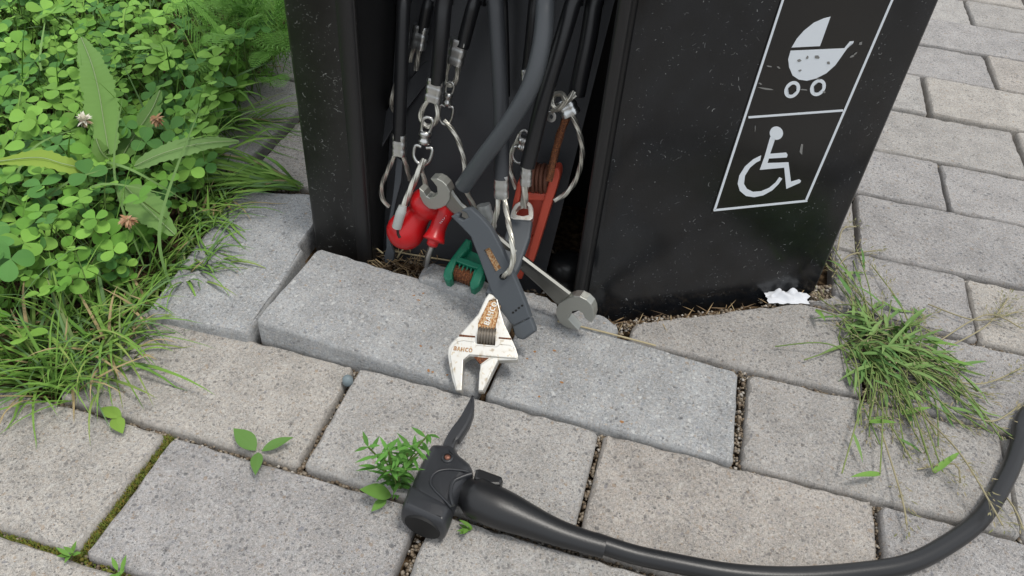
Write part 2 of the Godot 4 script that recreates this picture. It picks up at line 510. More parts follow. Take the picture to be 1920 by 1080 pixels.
func paving() -> void:
	rng.seed = 77
	var soil := ST()
	var gn := noise(40.0, 4, 3)
	quad(soil, Vector3(-12, -0.014, 6), Vector3(12, -0.014, 6), Vector3(12, -0.014, -14), Vector3(-12, -0.014, -14), Vector3.UP)
	obj("ground", soil, M.soil).set_meta("kind", "structure")
	var pv := Node3D.new()
	pv.name = "pavement"
	add_child(pv)
	pv.set_meta("kind", "structure")
	var foot := PackedVector2Array()
	for q in [[-50, 12], [236, 12], [440, -97], [440, -420], [-50, -420]]:
		var w := L(q[0] / 1000.0, 0, q[1] / 1000.0)
		foot.append(Vector2(w.x, w.z))
	var vs := [-247, -134, -22, 90, 203, 316, 430, 540, 653, 757, 877, 990, 1117, 1238, 1360, 1480, 1600, 1720, 1840, 1960]
	for r in vs.size() - 1:
		var off := -340.0 if r % 2 == 0 else -229.0
		for k in range(-2, 8):
			var u0 := off + 220.5 * k + rr(-2, 2)
			var u1 := off + 220.5 * (k + 1) + rr(-2, 2)
			if vs[r] >= 428 and u0 < -330: continue
			if vs[r] < 428 and u0 < -590: continue
			if r == 6 and k < 2: continue                  # the loose stones lie here
			if r == 7 and u1 < 20: continue                # broken up in front of the station
			var g := 1.1 if r % 3 == 0 else 1.7
			var g2 := rr(1.2, 2.8)
			if r == 4 and k == 0: g2 = 4.5
			if r == 6 and k == 2: u0 += 5.0
			var p := PackedVector2Array([uv(u0 + g2, vs[r] + g), uv(u1 - g2, vs[r] + g), uv(u1 - g2, vs[r + 1] - g), uv(u0 + g2, vs[r + 1] - g)])
			var parts := Geometry2D.clip_polygons(p, foot)
			var h0 := rr(-0.0012, 0.0012)
			var tx := rr(-0.012, 0.012)
			var ty := rr(-0.012, 0.012)
			for q in parts:
				if q.size() < 3: continue
				var c: Vector2 = (q[0] + q[1] + q[2]) / 3.0
				if Geometry2D.is_polygon_clockwise(q): q.reverse()
				var area := 0.0
				for i in q.size(): area += q[i].cross(q[(i + 1) % q.size()]) * 0.5
				if absf(area) < 0.0006: continue
				stone(pv, "paving_stone", q, func(z: Vector2) -> float: return h0 + (z.x - c.x) * tx + (z.y - c.y) * ty, M.paver[rng.randi() % 5])
	# stones laid lengthwise along the verge
	for a in [[-468, -362, 655, 872], [-468, -362, 877, 1094], [-468, -362, 1099, 1310], [-577, -473, 655, 872], [-577, -473, 877, 1094], [-577, -473, 1099, 1310], [-577, -473, 1315, 1530], [-468, -362, 1315, 1530]]:
		var h0 := rr(-0.001, 0.001)
		stone(pv, "paving_stone", PackedVector2Array([uv(a[0] + 3, a[2]), uv(a[1] - 3, a[2]), uv(a[1] - 3, a[3]), uv(a[0] + 3, a[3])]), func(_z: Vector2) -> float: return h0, M.paver[rng.randi() % 5])
	# the loose stones: top corners read from the photograph at their own heights
	var loose := [
		["loose pale grey paving stone sticking up beside the left station post", [[270, 588, .010], [466, 628, .011], [640, 364, .011], [442, 357, .010]]],
		["tilted loose paving stone with its raised end before the red screwdrivers", [[475, 600, .023], [893, 737, .006], [968, 574, .006], [597, 466, .021]]],
		["pale bluish loose paving stone under the open jaw spanner's lower end", [[908, 742, .003], [1377, 869, .0035], [1386, 696, .0035], [985, 580, .003]]]]
	var stains := [[777, 566, .0012], [785, 574, .0012], [793, 561, .0011], [789, 657, .0012], [803, 701, .0016], [811, 703, .0010], [838, 707, .0012], [1003, 659, .0014], [1040, 657, .0016], [1053, 717, .0014], [1011, 743, .0013], [988, 672, .0010], [640, 548, .0010], [1165, 790, .0016]]
	for l in loose:
		var c := []
		var p := PackedVector2Array()
		for q in l[1]:
			var w := G(q[0], q[1], q[2])
			c.append(w)
			p.append(Vector2(w.x, w.z))
		var cl := Geometry2D.clip_polygons(p, foot)
		if cl.size() > 0: p = cl[0]
		var s := stone(null, "loose_paving_stone", p, quad_height(c), M.loose, 0.5)
		var hf := quad_height(c)
		for q in stains:
			var w := G(q[0], q[1], l[1][1][2])
			if not Geometry2D.is_point_in_polygon(Vector2(w.x, w.z), p): continue
			var sp := ST()
			var pg := PackedVector3Array()
			for k in 8:
				var r: float = q[2] * rr(0.4, 1.2)
				var v := Vector2(w.x + cos(TAU * k / 8) * r * 1.3, w.z + sin(TAU * k / 8) * r)
				pg.append(Vector3(v.x, hf.call(v) + 0.0002, v.y))
			for k in range(1, 7): tri(sp, pg[0], pg[k], pg[k + 1], Vector3.UP)
			obj("rust_spot", sp, M.stain, s)
		tag(s, l[0], "paving stone", "loose paving stones in front of the station")
	var chunks := [
		["broken grey concrete chunk under the green hex key holder", 0.019, [[779, 520], [784, 508], [793, 497], [806, 488], [830, 492], [860, 503], [930, 535], [925, 566], [905, 561]]],
		["broken concrete chunk in the gap behind the adjustable wrench handle", 0.013, [[962, 545], [985, 540], [1020, 556], [1052, 572], [1046, 598], [1015, 596], [955, 572]]],
		["small broken concrete chunk beneath the spanner's lower open jaw", 0.005, [[1058, 590], [1090, 578], [1118, 588], [1150, 600], [1163, 609], [1160, 622], [1150, 630], [1110, 622], [1062, 610]]]]
	for l in chunks:
		var p := PackedVector2Array()
		for q in l[2]:
			var w := G(q[0], q[1], l[1])
			p.append(Vector2(w.x, w.z))
		var nz := noise(70.0, 9, 2)
		var s := stone(null, "concrete_chunk", p, func(z: Vector2) -> float: return l[1] + nz.get_noise_2d(z.x, z.y) * 0.003, M.loose, 2.0)
		tag(s, l[0], "rubble", "broken concrete by the station")

# small stones, sand and straw lying in the joints
func joint_fill() -> void:
	rng.seed = 5
	var st := ST()
	var lines := []
	for v in [203, 316, 428, 540, 653, 757, 877, 990]: lines.append([Vector2(-450, v), Vector2(460, v)])
	for q in [[-340, 203], [-119, 203], [102, 203], [-226, 316], [-7, 316], [214, 316], [104, 428], [325, 428], [214, 540], [318, 655], [102, 90]]: lines.append([Vector2(q[0], q[1]), Vector2(q[0], q[1] + 113)])
	for l in lines:
		var n := int(l[0].distance_to(l[1]) * 1.7)
		for k in n:
			var q: Vector2 = l[0].lerp(l[1], rng.randf()) + Vector2(rr(-4, 4), rr(-3.5, 3.5))
			grain(st, uv(q.x, q.y), -0.0105 + rr(0, 0.004), rr(0.0009, 0.0022))
	# the bare patch inside and around the station's foot
	for k in 900:
		var w := L(rr(0.0, 0.24), 0, rr(-0.06, 0.03))
		grain(st, Vector2(w.x, w.z), -0.013, rr(0.0008, 0.0022))
	for k in 700:
		var t := rng.randf()
		var w := L(lerpf(0.235, 0.44, t), 0, lerpf(0.006, -0.1, t) + rr(0.0, 0.012))
		grain(st, Vector2(w.x, w.z), -0.0105 + rr(0, 0.008), rr(0.0008, 0.002))
	for k in 350:
		var w := G(rr(1520, 1560), rr(530, 580), 0)
		grain(st, Vector2(w.x, w.z), rr(-0.01, -0.004), rr(0.001, 0.0026))
	var o := obj("gravel", st, M.dry)
	o.set_meta("kind", "stuff")
	tag(o, "brown grit and tiny stones filling the paving joints", "gravel")
	# straw
	var sw := ST()
	for k in 265:
		var base: Vector3
		if k < 190: base = L(rr(0.008, 0.075), rr(-0.012, 0.004), rr(-0.035, 0.012))
		elif k < 230: base = L(rr(0.235, 0.27), -0.008, rr(-0.01, 0.02))
		else:
			var t := rng.randf()
			base = L(lerpf(0.24, 0.42, t), -0.002, lerpf(0.004, -0.1, t) + rr(0.0, 0.012))
		var a := rng.randf() * TAU
		var d := Vector3(cos(a), rr(-0.1, 0.35), sin(a))
		var c: Color = [Color(0.30, 0.21, 0.11), Color(0.17, 0.11, 0.06), Color(0.40, 0.31, 0.18), Color(0.12, 0.075, 0.04)][rng.randi() % 4]
		blade(sw, base, d, rr(0.008, 0.022), rr(0.0006, 0.0013), rr(-0.2, 0.3), c, c, 3)
	for a in [[[735, 470, -.02], [770, 477, -.022], [845, 489, -.028]], [[692, 455, -.02], [705, 465, -.015], [718, 475, -.01]], [[745, 483, -.012], [758, 464, -.01]], [[1040, 602, .02], [1110, 622, .02], [1200, 640, .018]]]:
		var c := Color(0.42, 0.36, 0.22)
		sw.set_color(c)
		if a[0][0] == 1040:
			tube(sw, curve(PackedVector3Array([G(1040, 601, .006), G(1130, 622, .006), G(1230, 648, .006)]), .01), 0.0009, 5)
		else: tube(sw, curve(FP(a), 0.01), 0.0009, 5)
	var s := obj("dry_straw", sw, M.dry)
	s.set_meta("kind", "stuff")
	tag(s, "dry brown straw and roots along the station's foot", "straw")
	# moss
	var ms := ST()
	for k in 1500:
		var q := Vector2(-340 + rr(-3.5, 3.5), 316 - pow(rng.randf(), 0.9) * 113)
		var dens := 1.0
		if k > 1150:
			q = Vector2(rr(-420, -300), 203 + rr(-3, 3))
			if rng.randf() < 0.4: q.x = rr(-395, -355)
		var w := uv(q.x, q.y)
		var c := Color(0.10, 0.14, 0.02).lerp(Color(0.20, 0.15, 0.03), rng.randf() * rng.randf() * 1.4)
		ms.set_color(c * rr(0.7, 1.2))
		grain(ms, w, -0.011 + rr(0, 0.006), rr(0.0008, 0.002), false)
		for j in 2:
			var a := rng.randf() * TAU
			blade(ms, Vector3(w.x, -0.008 + rr(0, 0.005), w.y), Vector3(cos(a), 1.2, sin(a)), rr(0.002, 0.004), 0.0006, 0.3, c, c * 1.3, 2)
	var mo := obj("moss", ms, M.moss)
	mo.set_meta("kind", "stuff")
	tag(mo, "green and brown moss strip growing in a paving joint", "moss")
	# the round grey pebble in the joint
	var pb := ST()
	var pc := G(652, 714, 0.004)
	lathe(pb, pc - Vector3(0, 0.0055, 0), Vector3.UP, [[0, 0], [0.0015, 0.003], [0.004, 0.0044], [0.008, 0.0042], [0.0102, 0.0026], [0.0108, 0]], 12)
	tag(obj("pebble", pb, mat(Color(0.45, 0.5, 0.52), 0.5)), "small round bluish pebble wedged at a paving corner", "pebble")
func grain(st: SurfaceTool, w: Vector2, y: float, r: float, col := true) -> void:
	if col:
		var q := rng.randf()
		st.set_color((Color(0.19, 0.145, 0.10) if q < 0.5 else (Color(0.30, 0.25, 0.19) if q < 0.85 else Color(0.42, 0.39, 0.35))) * rr(0.7, 1.2))
	var c := Vector3(w.x, y + r * 0.5, w.y)
	var p := [Vector3(r * rr(.8, 1.4), 0, 0), Vector3(0, 0, r * rr(.8, 1.4)), Vector3(-r, 0, 0), Vector3(0, 0, -r)]
	var a := rng.randf() * TAU
	for k in 4: p[k] = p[k].rotated(Vector3.UP, a)
	var t := Vector3(rr(-.3, .3) * r, r * rr(0.6, 1.1), rr(-.3, .3) * r)
	for k in 4:
		tri(st, c + p[k], c + p[(k + 1) % 4], c + t, p[k] + Vector3.UP * r)
		tri(st, c + p[k], c + p[(k + 1) % 4], c - Vector3(0, r, 0), p[k] - Vector3.UP * r)
# one grass blade: a folded strip that droops
func blade(st: SurfaceTool, base: Vector3, dir: Vector3, len_: float, w: float, droop: float, c0: Color, c1: Color, segs := 6, floor_y := -1.0) -> void:
	var d := dir.normalized()
	var side := d.cross(Vector3.UP)
	if side.length() < 0.1: side = Vector3.RIGHT.rotated(Vector3.UP, rng.randf() * TAU)
	side = side.normalized()
	var p := base
	var prev := []
	for i in segs + 1:
		var t := float(i) / segs
		var ww := w * 0.5 * (0.55 + 0.45 * minf(1, t * 4)) * (1.0 - pow(t, 2.6))
		var up := side.cross(d).normalized()
		var cur := [p - side * ww, p - up * ww * 0.35, p + side * ww]
		if i > 0:
			st.set_color(c0.lerp(c1, t))
			for k in 2:
				quad(st, prev[k], prev[k + 1], cur[k + 1], cur[k], up)
		prev = cur
		p += d * len_ / segs
		d = (d + Vector3.DOWN * droop * 1.0 / segs * (0.4 + t * 1.2)).normalized()
		if floor_y > -0.5 and p.y < floor_y:
			p.y = floor_y + 0.0005
			d.y = maxf(d.y, 0.0)
			d = d.normalized()

# ---------------------------------------------------------------- the repair station
func rect_uv(st: SurfaceTool, a: Vector3, b: Vector3, y0: float, y1: float, n: Vector3, u0 := 0.0, per := 0.3) -> void:
	var l := a.distance_to(b)
	var vv := [[a, y0, u0], [b, y0, u0 + l], [b, y1, u0 + l], [a, y1, u0]]
	var ord := [0, 1, 2, 0, 2, 3]
	var p0 := a + Vector3.UP * y0
	var t := (b - a).cross(Vector3.UP)
	if t.dot(n) > 0: ord = [0, 2, 1, 0, 3, 2]
	for k in ord:
		st.set_uv(Vector2(vv[k][2] / per, -vv[k][1] / per))
		st.add_vertex(vv[k][0] + Vector3.UP * vv[k][1])
func sheet(st: SurfaceTool, pts: Array, y0: float, y1: float, th: float, n: Vector3) -> void:   # upright folded sheet through station-local points
	var run := 0.0
	for i in pts.size() - 1:
		var a := L(pts[i][0] / 1000.0, 0, pts[i][1] / 1000.0)
		var b := L(pts[i + 1][0] / 1000.0, 0, pts[i + 1][1] / 1000.0)
		rect_uv(st, a, b, y0, y1, n, run)
		run += a.distance_to(b)
		rect_uv(st, a - n * th, b - n * th, y0, y1, -n)
func station() -> void:
	var top := 1.12
	var s := thing("repair_station", "black steel bicycle repair and pump station standing on the paving", "repair station", L(0.19, 0, -0.15))
	# right panel with a rounded front fold
	var pr := ST()
	var a := Vector2(229, 0)
	var b := Vector2(426, -106)
	var d := (b - a).normalized()
	var pts := [[221.5, 0.0]]
	for k in 7:
		var t := k / 6.0
		var q0 := Vector2(221.5, 0).lerp(a, t)
		var q1 := a.lerp(a + d * 15, t)
		var q := q0.lerp(q1, t)
		pts.append([q.x, q.y])
	for k in range(1, 9):
		var q := a + d * (15 + (d.dot(b - a) - 19) * k / 8.0)
		pts.append([q.x, q.y])
	for k in range(1, 6):
		var t := k / 5.0 * PI * 0.5
		var bk := Vector2(d.y, -d.x) if Vector2(d.y, -d.x).y < 0 else Vector2(-d.y, d.x)
		var q := b - d * 4 + d * 4 * sin(t) + bk * 4 * (1 - cos(t))
		pts.append([q.x, q.y])
	pts.append([pts[-1][0] - 20, -320])
	sheet(pr, pts, -0.02, top, 0.003, FN)
	obj("right_panel", pr, M.panel, s)
	# left post
	var lp := ST()
	sheet(lp, [[-30, -300], [-42, -8], [-41, -4], [-38, -2], [0, 0.5], [3, 0]], -0.02, top, 0.003, FN)
	obj("left_post", lp, M.post, s)
	var fl := ST()
	sheet(fl, [[3, 0], [6, 1.5], [13, 1.5], [16, 0], [17, -4], [16, -60], [14, -150]], -0.02, top, 0.003, FN)
	obj("front_flange", fl, M.flange, s)
	var fr := ST()
	sheet(fr, [[216, -150], [212, -60], [207.5, -4], [208.5, -0.8], [210, 1.2], [215.5, 1.2], [217, 0.6], [217.6, -2.5], [221, -2.6], [221.8, -0.4]], -0.02, top, 0.003, FN)
	obj("front_flange", fr, M.flange, s)
	# back of the tool bay, leaning back as it rises, and the dark walls round it
	var bp := ST(false)
	var bk := func(u: float, y: float) -> Vector3: return L(u, y, -0.03 - 0.26 * y)
	quad(bp, bk.call(0.0165, -0.014), bk.call(0.175, -0.014), bk.call(0.211, 0.45), bk.call(0.0165, 0.45), FN)
	quad(bp, bk.call(0.0165, 0.45), bk.call(0.211, 0.45), L(0.211, top, -0.16), L(0.0165, top, -0.16), FN)
	obj("back_panel", bp, M.back, s)
	var gs := ST(false)
	var W := L(0.017, 0, 0)
	var g0 := onp(743, 10, W, FE)
	var g1 := onp(683, 265, W, FE)
	var bpl := {p = bk.call(0.0, 0.0) + FN * 0.004, n = (FN - Vector3.UP * -0.26).normalized()}
	var q0 := onp(741, 10, bpl.p, bpl.n)
	var q1 := onp(686, 265, bpl.p, bpl.n)
	var up := (q0 - q1)
	tri(gs, q1, q0 + up * 1.6, L(0.0165, q0.y + up.y * 1.6, -0.05), FN)
	quad(gs, q1, q0 + up * 1.6, L(0.0165, q0.y + up.y * 1.6, -0.02), L(0.0165, q1.y, -0.02), FN)
	obj("side_sheet", gs, M.inner, s)  # thin sheet over the back panel's left side, in a darker tone
	var iw := ST(false)
	quad(iw, L(0.0145, -0.014, -0.15), L(0.3, -0.014, -0.19), L(0.3, top, -0.19), L(0.0145, top, -0.19), FN)
	quad(iw, L(0.216, -0.014, -0.06), L(0.218, -0.014, -0.2), L(0.218, top, -0.2), L(0.216, top, -0.06), -FE)
	obj("inner_wall", iw, M.inner, s)
	var tp := ST(false)
	var tpts := [L(-0.045, top, 0.004), L(0.231, top, 0.004), L(0.43, top, -0.104), L(0.41, top, -0.325), L(-0.033, top, -0.305)]
	for k in range(1, 4):
		tri(tp, tpts[0], tpts[k], tpts[k + 1], Vector3.UP)
		tri(tp, tpts[0] + Vector3.UP * 0.03, tpts[k] + Vector3.UP * 0.03, tpts[k + 1] + Vector3.UP * 0.03, Vector3.UP)
	for k in 5: quad(tp, tpts[k], tpts[(k + 1) % 5], tpts[(k + 1) % 5] + Vector3.UP * 0.03, tpts[k] + Vector3.UP * 0.03, tpts[k] - tpts[(k + 2) % 5])
	obj("roof_cap", tp, M.flange, s)
	var bc := ST(false)
	quad(bc, L(-0.03, -0.014, -0.3), L(0.405, -0.014, -0.32), L(0.405, top, -0.32), L(-0.03, top, -0.3), -FN)
	obj("rear_panel", bc, M.flange, s)
	# pump cylinder foot in the dark of the bay
	var pf := ST()
	lathe(pf, L(0.194, -0.014, -0.045), Vector3.UP, [[0, 0.02], [0.012, 0.021], [0.016, 0.017], [0.02, 0.0165], [0.03, 0.0165], [0.034, 0.013], [0.035, 0]], 24)
	obj("pump_cylinder", pf, M.rubber, s)
	sticker(s)
func sticker(s: Node3D) -> void:
	var p1 := L(0.3, 0.2, -0.0382)
	var d := (L(0.426, 0, -0.106) - L(0.229, 0, 0)).normalized()
	var p0 := L(0.229, 0, 0)
	var n := Vector3.UP.cross(d).normalized()
	if n.dot(EYE - p0) < 0: n = -n
	var pl := {p = p0, n = n, v = Vector3.UP, u = d}
	var z := func(a: Array) -> Array: return a.map(func(q): return [1320 + q[0] * 0.3796, q[1] * 0.3796])
	var flat := func(name_: String, px: Array, h: float, m: Material, par: Node, holes := []) -> Node:
		var st := ST(false)
		slab(st, pl, trace(pl, px), [[0, h - 0.0002], [0, h]], holes)
		return obj(name_, st, m, par)
	var sh = flat.call("sticker", z.call([[34, 1050], [516, 1001], [1112, -400], [508, -400]]), 0.0005, M.sticker, s)
	var line := func(a: Array, b: Array, w: float) -> void:
		var A := Vector2(a[0], a[1])
		var B := Vector2(b[0], b[1])
		var q := (B - A).normalized().orthogonal() * w * 0.5
		flat.call("border_line", z.call([[A.x + q.x, A.y + q.y], [B.x + q.x, B.y + q.y], [B.x - q.x, B.y - q.y], [A.x - q.x, A.y - q.y]]), 0.0009, M.white, sh)
	line.call([51, 1033], [516, -400], 11)
	line.call([503, 984], [1097, -400], 11)
	line.call([45, 1036], [508, 989], 10)
	line.call([217, 577], [684, 543], 10)
	flat.call("pram_hood", z.call([[622, 80], [590, 88], [540, 110], [490, 150], [455, 190], [430, 232], [570, 225]]), 0.0009, M.white, sh)
	flat.call("pram_basket", z.call([[425, 248], [690, 236], [717, 203], [737, 201], [733, 212], [722, 213], [703, 238], [670, 285], [645, 320], [600, 360], [550, 385], [505, 396], [465, 390], [435, 370], [418, 330], [413, 290]]), 0.0009, M.white, sh)
	for w in [[433, 440], [560, 430]]:
		var o := []
		var h := []
		for k in 24:
			var a := TAU * k / 24
			o.append([w[0] + cos(a) * 38 + sin(a) * -10, w[1] + sin(a) * 42])
			h.append([w[0] + cos(a) * 23 + sin(a) * -6, w[1] + sin(a) * 26])
		flat.call("pram_wheel", z.call(o), 0.0009, M.white, sh, [trace(pl, z.call(h))])
	var hd := []
	for k in 20: hd.append([355 + cos(TAU * k / 20) * 33, 655 + sin(TAU * k / 20) * 33])
	flat.call("figure_head", z.call(hd), 0.0009, M.white, sh)
	flat.call("figure_body", z.call([[325, 672], [348, 686], [324, 757], [404, 751], [411, 762], [406, 775], [318, 780], [311, 803], [415, 799], [427, 895], [468, 883], [477, 890], [472, 900], [404, 930], [394, 825], [273, 836], [297, 770]]), 0.0009, M.white, sh)
	flat.call("chair_wheel", z.call([[280, 765], [240, 785], [200, 820], [172, 865], [164, 905], [175, 940], [205, 965], [245, 971], [290, 962], [335, 937], [365, 907], [384, 880], [370, 872], [350, 900], [320, 925], [280, 942], [240, 945], [210, 930], [195, 905], [200, 865], [225, 825], [255, 800], [275, 790]]), 0.0009, M.white, sh)
	rng.seed = 31
	for q in [[478, 735, 8, 36, 0.1], [300, 435, 40, 5, 0.15], [275, 410, 10, 4, 0.4], [770, 212, 8, 12, 0.6], [730, 275, 14, 5, -0.5], [745, 262, 12, 4, -0.7], [490, 440, 22, 4, 0.1], [365, 330, 10, 4, 0.5], [590, 452, 8, 6, 0], [320, 325, 14, 4, 0.1], [250, 630, 2, 18, 0.05], [905, 640, 2, 5, 0], [560, 388, 16, 3, 0.2]]:
		var o := []
		for k in 9:
			var a := TAU * k / 9
			var v := Vector2(cos(a) * q[2], sin(a) * q[3]).rotated(q[4]) * rr(0.55, 1.15)
			o.append([q[0] + v.x, q[1] + v.y])
		flat.call("scuff", z.call(o), 0.0010, M.scuff, sh)
	for q in [[468, 295, 13, 8, -0.4], [505, 282, 7, 12, 0.5], [555, 278, 15, 10, 0.3], [470, 345, 9, 8, 0], [612, 308, 9, 8, 0.3]]:
		var o := []
		for k in 9:
			var a := TAU * k / 9
			var v := Vector2(cos(a) * q[2], sin(a) * q[3]).rotated(q[4]) * rr(0.4, 1.15)
			o.append([q[0] + v.x, q[1] + v.y])
		flat.call("scuff", z.call(o), 0.0011, M.scuff, sh)

# ---------------------------------------------------------------- tethers and tools
func sleeve(st: SurfaceTool, a: Vector3, b: Vector3, hw: float, ht: float) -> void:   # crimped double sleeve
	var path := PackedVector3Array()
	var rad := []
	var marks := [0.96, 1.0, 1.0, 0.9, 1.0, 1.0, 1.0, 0.9, 1.0, 1.0, 1.0, 0.95]
	for k in marks.size():
		path.append(a.lerp(b, float(k) / (marks.size() - 1)))
		rad.append(marks[k])
	var t := (b - a).normalized()
	var x := (FE - t * FE.dot(t)).normalized()
	var y := t.cross(x)
	var n := 28
	var rings := []
	for i in path.size():
		var r := []
		for k in n:
			var an := TAU * k / n
			# two touching barrels
			var cx: float = (hw - ht) * signf(cos(an)) * smoothstep(0.0, 0.35, absf(cos(an)))
			var pinch := 1.0 - 0.22 * exp(-pow(cos(an) / 0.22, 2))
			r.append(path[i] + (x * (cx + cos(an) * ht) + y * sin(an) * ht * pinch) * rad[i])
		rings.append(r)
	for i in path.size() - 1:
		for k in n:
			quad(st, rings[i][k], rings[i][(k + 1) % n], rings[i + 1][(k + 1) % n], rings[i + 1][k], rings[i][k] + rings[i + 1][(k + 1) % n] - path[i] - path[i + 1])
	st.set_smooth_group(-1)
	for e in [0, path.size() - 1]:
		for k in n: tri(st, path[e], rings[e][k], rings[e][(k + 1) % n], a - b if e == 0 else b - a)
	st.set_smooth_group(0)
func tether(label: String, hose: Array, r: float, hm: Material, crimp: Array, wires: Array, wr := 0.0018) -> Node3D:
	var hp := FP(hose)
	var topdir := (hp[0] - hp[1]).normalized()
	var t0 := hp[0] + Vector3(0, 0.75 - hp[0].y, 0) + topdir * 0.02
	var run := PackedVector3Array([t0, hp[0].lerp(t0, 0.35) + topdir * 0.03])
	run.append_array(hp)
	var t := thing("tool_tether", label, "tether", hp[hp.size() - 1], "tool tethers hanging in the station")
	var st := ST()
	tube(st, curve(run, 0.008), r, 16)
	obj("hose", st, hm, t)
	if crimp.size() > 0:
		var c := ST()
		sleeve(c, F(crimp[0], crimp[1], crimp[4]), F(crimp[2], crimp[3], crimp[4] + 0.003), crimp[5], crimp[6])
		obj("crimp_sleeve", c, M.crimp, t)
	for w in wires:
		var q := ST()
		tube(q, curve(FP(w), 0.0012), wr, 20, 4, 0.015)
		obj("wire_loop", q, M.wire, t)
	return t
func tethers() -> void:
	tether("black tether hose whose crimp hangs over the thin grey tyre iron", [[760, -40, -.06], [757, 0, -.05], [752, 150, -.035], [748, 262, -.025]], .0056, M.hose, [748, 252, 748, 291, -.025, .0066, .0042],
		[[[743, 285, -.025], [728, 318, -.022], [716, 348, -.02], [717, 372, -.018], [729, 388, -.018]], [[754, 285, -.025], [762, 312, -.026], [769, 338, -.03]]])
	tether("black tether hose ending high up with a crimp behind the others", [[815, -40, -.07], [805, 0, -.066], [798, 30, -.064], [792, 60, -.063]], .0048, M.hose, [790, 48, 783, 91, -.063, .0068, .0044],
		[[[778, 88, -.063], [771, 104, -.063], [768, 116, -.062]], [[787, 90, -.063], [783, 112, -.062], [780, 132, -.06]], [[747, 148, -.05], [738, 172, -.046], [734, 195, -.045], [743, 214, -.05]]])
	tether("black tether hose with a crimp and teardrop wire loop above the swivel hook", [[837, -40, -.045], [833, 0, -.04], [827, 80, -.032], [820, 156, -.028]], .0062, M.hose, [818, 147, 811, 190, -.028, .0075, .0046],
		[[[805, 186, -.026], [793, 203, -.024], [789, 221, -.022], [800, 236, -.021], [814, 232, -.021], [821, 214, -.022], [818, 188, -.026]]])
	tether("black tether hose slanting to a crimp with a rusty sided wire loop", [[907, -40, -.06], [891, 0, -.054], [877, 50, -.05], [867, 88, -.047]], .0054, M.hose, [862, 74, 851, 120, -.047, .0078, .0046],
		[[[844, 116, -.046], [836, 138, -.045], [837, 154, -.044], [847, 160, -.044], [856, 147, -.045], [860, 120, -.046]], [[833, 226, -.04], [850, 246, -.036], [863, 274, -.032], [871, 310, -.026], [868, 338, -.022], [862, 354, -.02]]])
	tether("braided tether hose whose wire loop threads the dark tyre lever's hole", [[926, -40, -.045], [929, 0, -.038], [935, 110, -.022], [940, 220, -.008], [940, 336, .008]], .0062, M.hose_braid, [940, 328, 940, 371, .008, .006, .0042],
		[[[935, 366, .009], [932, 395, .014], [924, 430, .018], [925, 452, .004]], [[945, 366, .009], [951, 405, .026], [960, 455, .047], [962, 488, .0535], [955, 508, .0565], [948, 515, .0565], [942, 520, .049]]], .0019)
	var f := tether("thick grey worn tether hose bending down to the left across the others", [[1025, -40, -.03], [1023, 0, -.02], [1016, 80, -.004], [993, 165, .008], [948, 240, .014], [906, 296, .016], [868, 350, .016]], .0068, M.hose_grey, [],
		[[[872, 352, .012], [884, 378, .008], [897, 402, .006]]])
	tether("black tether hose whose crimp holds the adjustable wrench's metal eye", [[1086, -40, -.04], [1076, 0, -.034], [1052, 80, -.022], [1020, 185, -.01], [989, 312, .002]], .0062, M.hose, [988, 307, 986, 347, .002, .0049, .0044],
		[[[985, 342, .002], [984, 364, .004], [982, 388, .004]]], .0026)
	tether("black tether hose ending in a knotted wire above the orange key holder", [[1124, -40, -.055], [1115, 0, -.05], [1104, 70, -.042], [1091, 130, -.036], [1081, 178, -.032]], .0066, M.hose, [1058, 186, 1072, 216, -.03, .0078, .0056],
		[[[1079, 178, -.026], [1062, 190, -.022], [1044, 204, -.022], [1036, 194, -.024], [1040, 178, -.026], [1054, 177, -.022], [1060, 190, -.018]], [[1076, 172, -.024], [1066, 186, -.02], [1050, 202, -.02], [1036, 208, -.024]], [[1072, 214, -.028], [1085, 246, -.026], [1092, 285, -.024], [1083, 330, -.022], [1063, 361, -.018], [1040, 376, -.016]]])
	tether("thin dark cable running down behind the braided tether hose", [[944, -40, -.075], [946, 0, -.072], [949, 90, -.066], [951, 180, -.06]], .0026, M.hose, [], [])
	tether("dark tether hose behind the grey one with a small tapered sleeve", [[1010, -40, -.075], [1004, 0, -.07], [997, 70, -.064], [990, 134, -.06]], .0052, M.hose, [984, 130, 986, 168, -.055, .0034, .003],
		[[[976, 252, -.035], [960, 286, -.032], [957, 318, -.03], [968, 354, -.026]]])
	# swivel hooks
	swivel("steel swivel snap hook under the teardrop wire loop", [[803, 222, -.02], [797, 250, -.018], [795, 276, -.016], [790, 306, -.012]], 1.0)
	swivel("small steel swivel link hanging from the rusty sided wire loop", [[845, 156, -.043], [841, 178, -.042], [838, 200, -.041], [834, 232, -.04]], 0.75)
	swivel("small steel swivel link half hidden behind the slanting hoses", [[984, 246, -.03], [981, 262, -.03], [978, 278, -.03], [972, 304, -.028]], 0.8)
	var rg := ST()
	var pl := mkplane(F(1033, 218, -.022), F(1033, 240, -.02), FE)
	slab(rg, pl, ellipse(pl, 1033, 219, .0042, .0046, 18), soft(.0015, .0004), [ellipse(pl, 1033, 219, .0019, .0021, 12)])
	tag(obj("steel_washer", rg, M.steel), "small round steel washer hanging from the knotted wire", "washer")
	# twin wire from the hook to the red handle
	var w := thing("wire_sling", "twisted steel wire sling running from swivel hook into red bulb handle", "wire", F(748, 425, .02))
	var q := ST()
	tube(q, curve(FP([[796, 298, -.010], [786, 318, -.004], [768, 358, .006], [753, 396, .014], [749, 412, .017]]), .0012), .0021, 20, 4, .015)
	obj("wire", q, M.wire, w)
	q = ST()
	tube(q, curve(FP([[797, 302, -.014], [782, 332, -.004], [764, 374, .006], [755, 396, .012]]), .0012), .0018, 20, 4, .015)
	obj("wire", q, M.wire, w)
	q = ST()
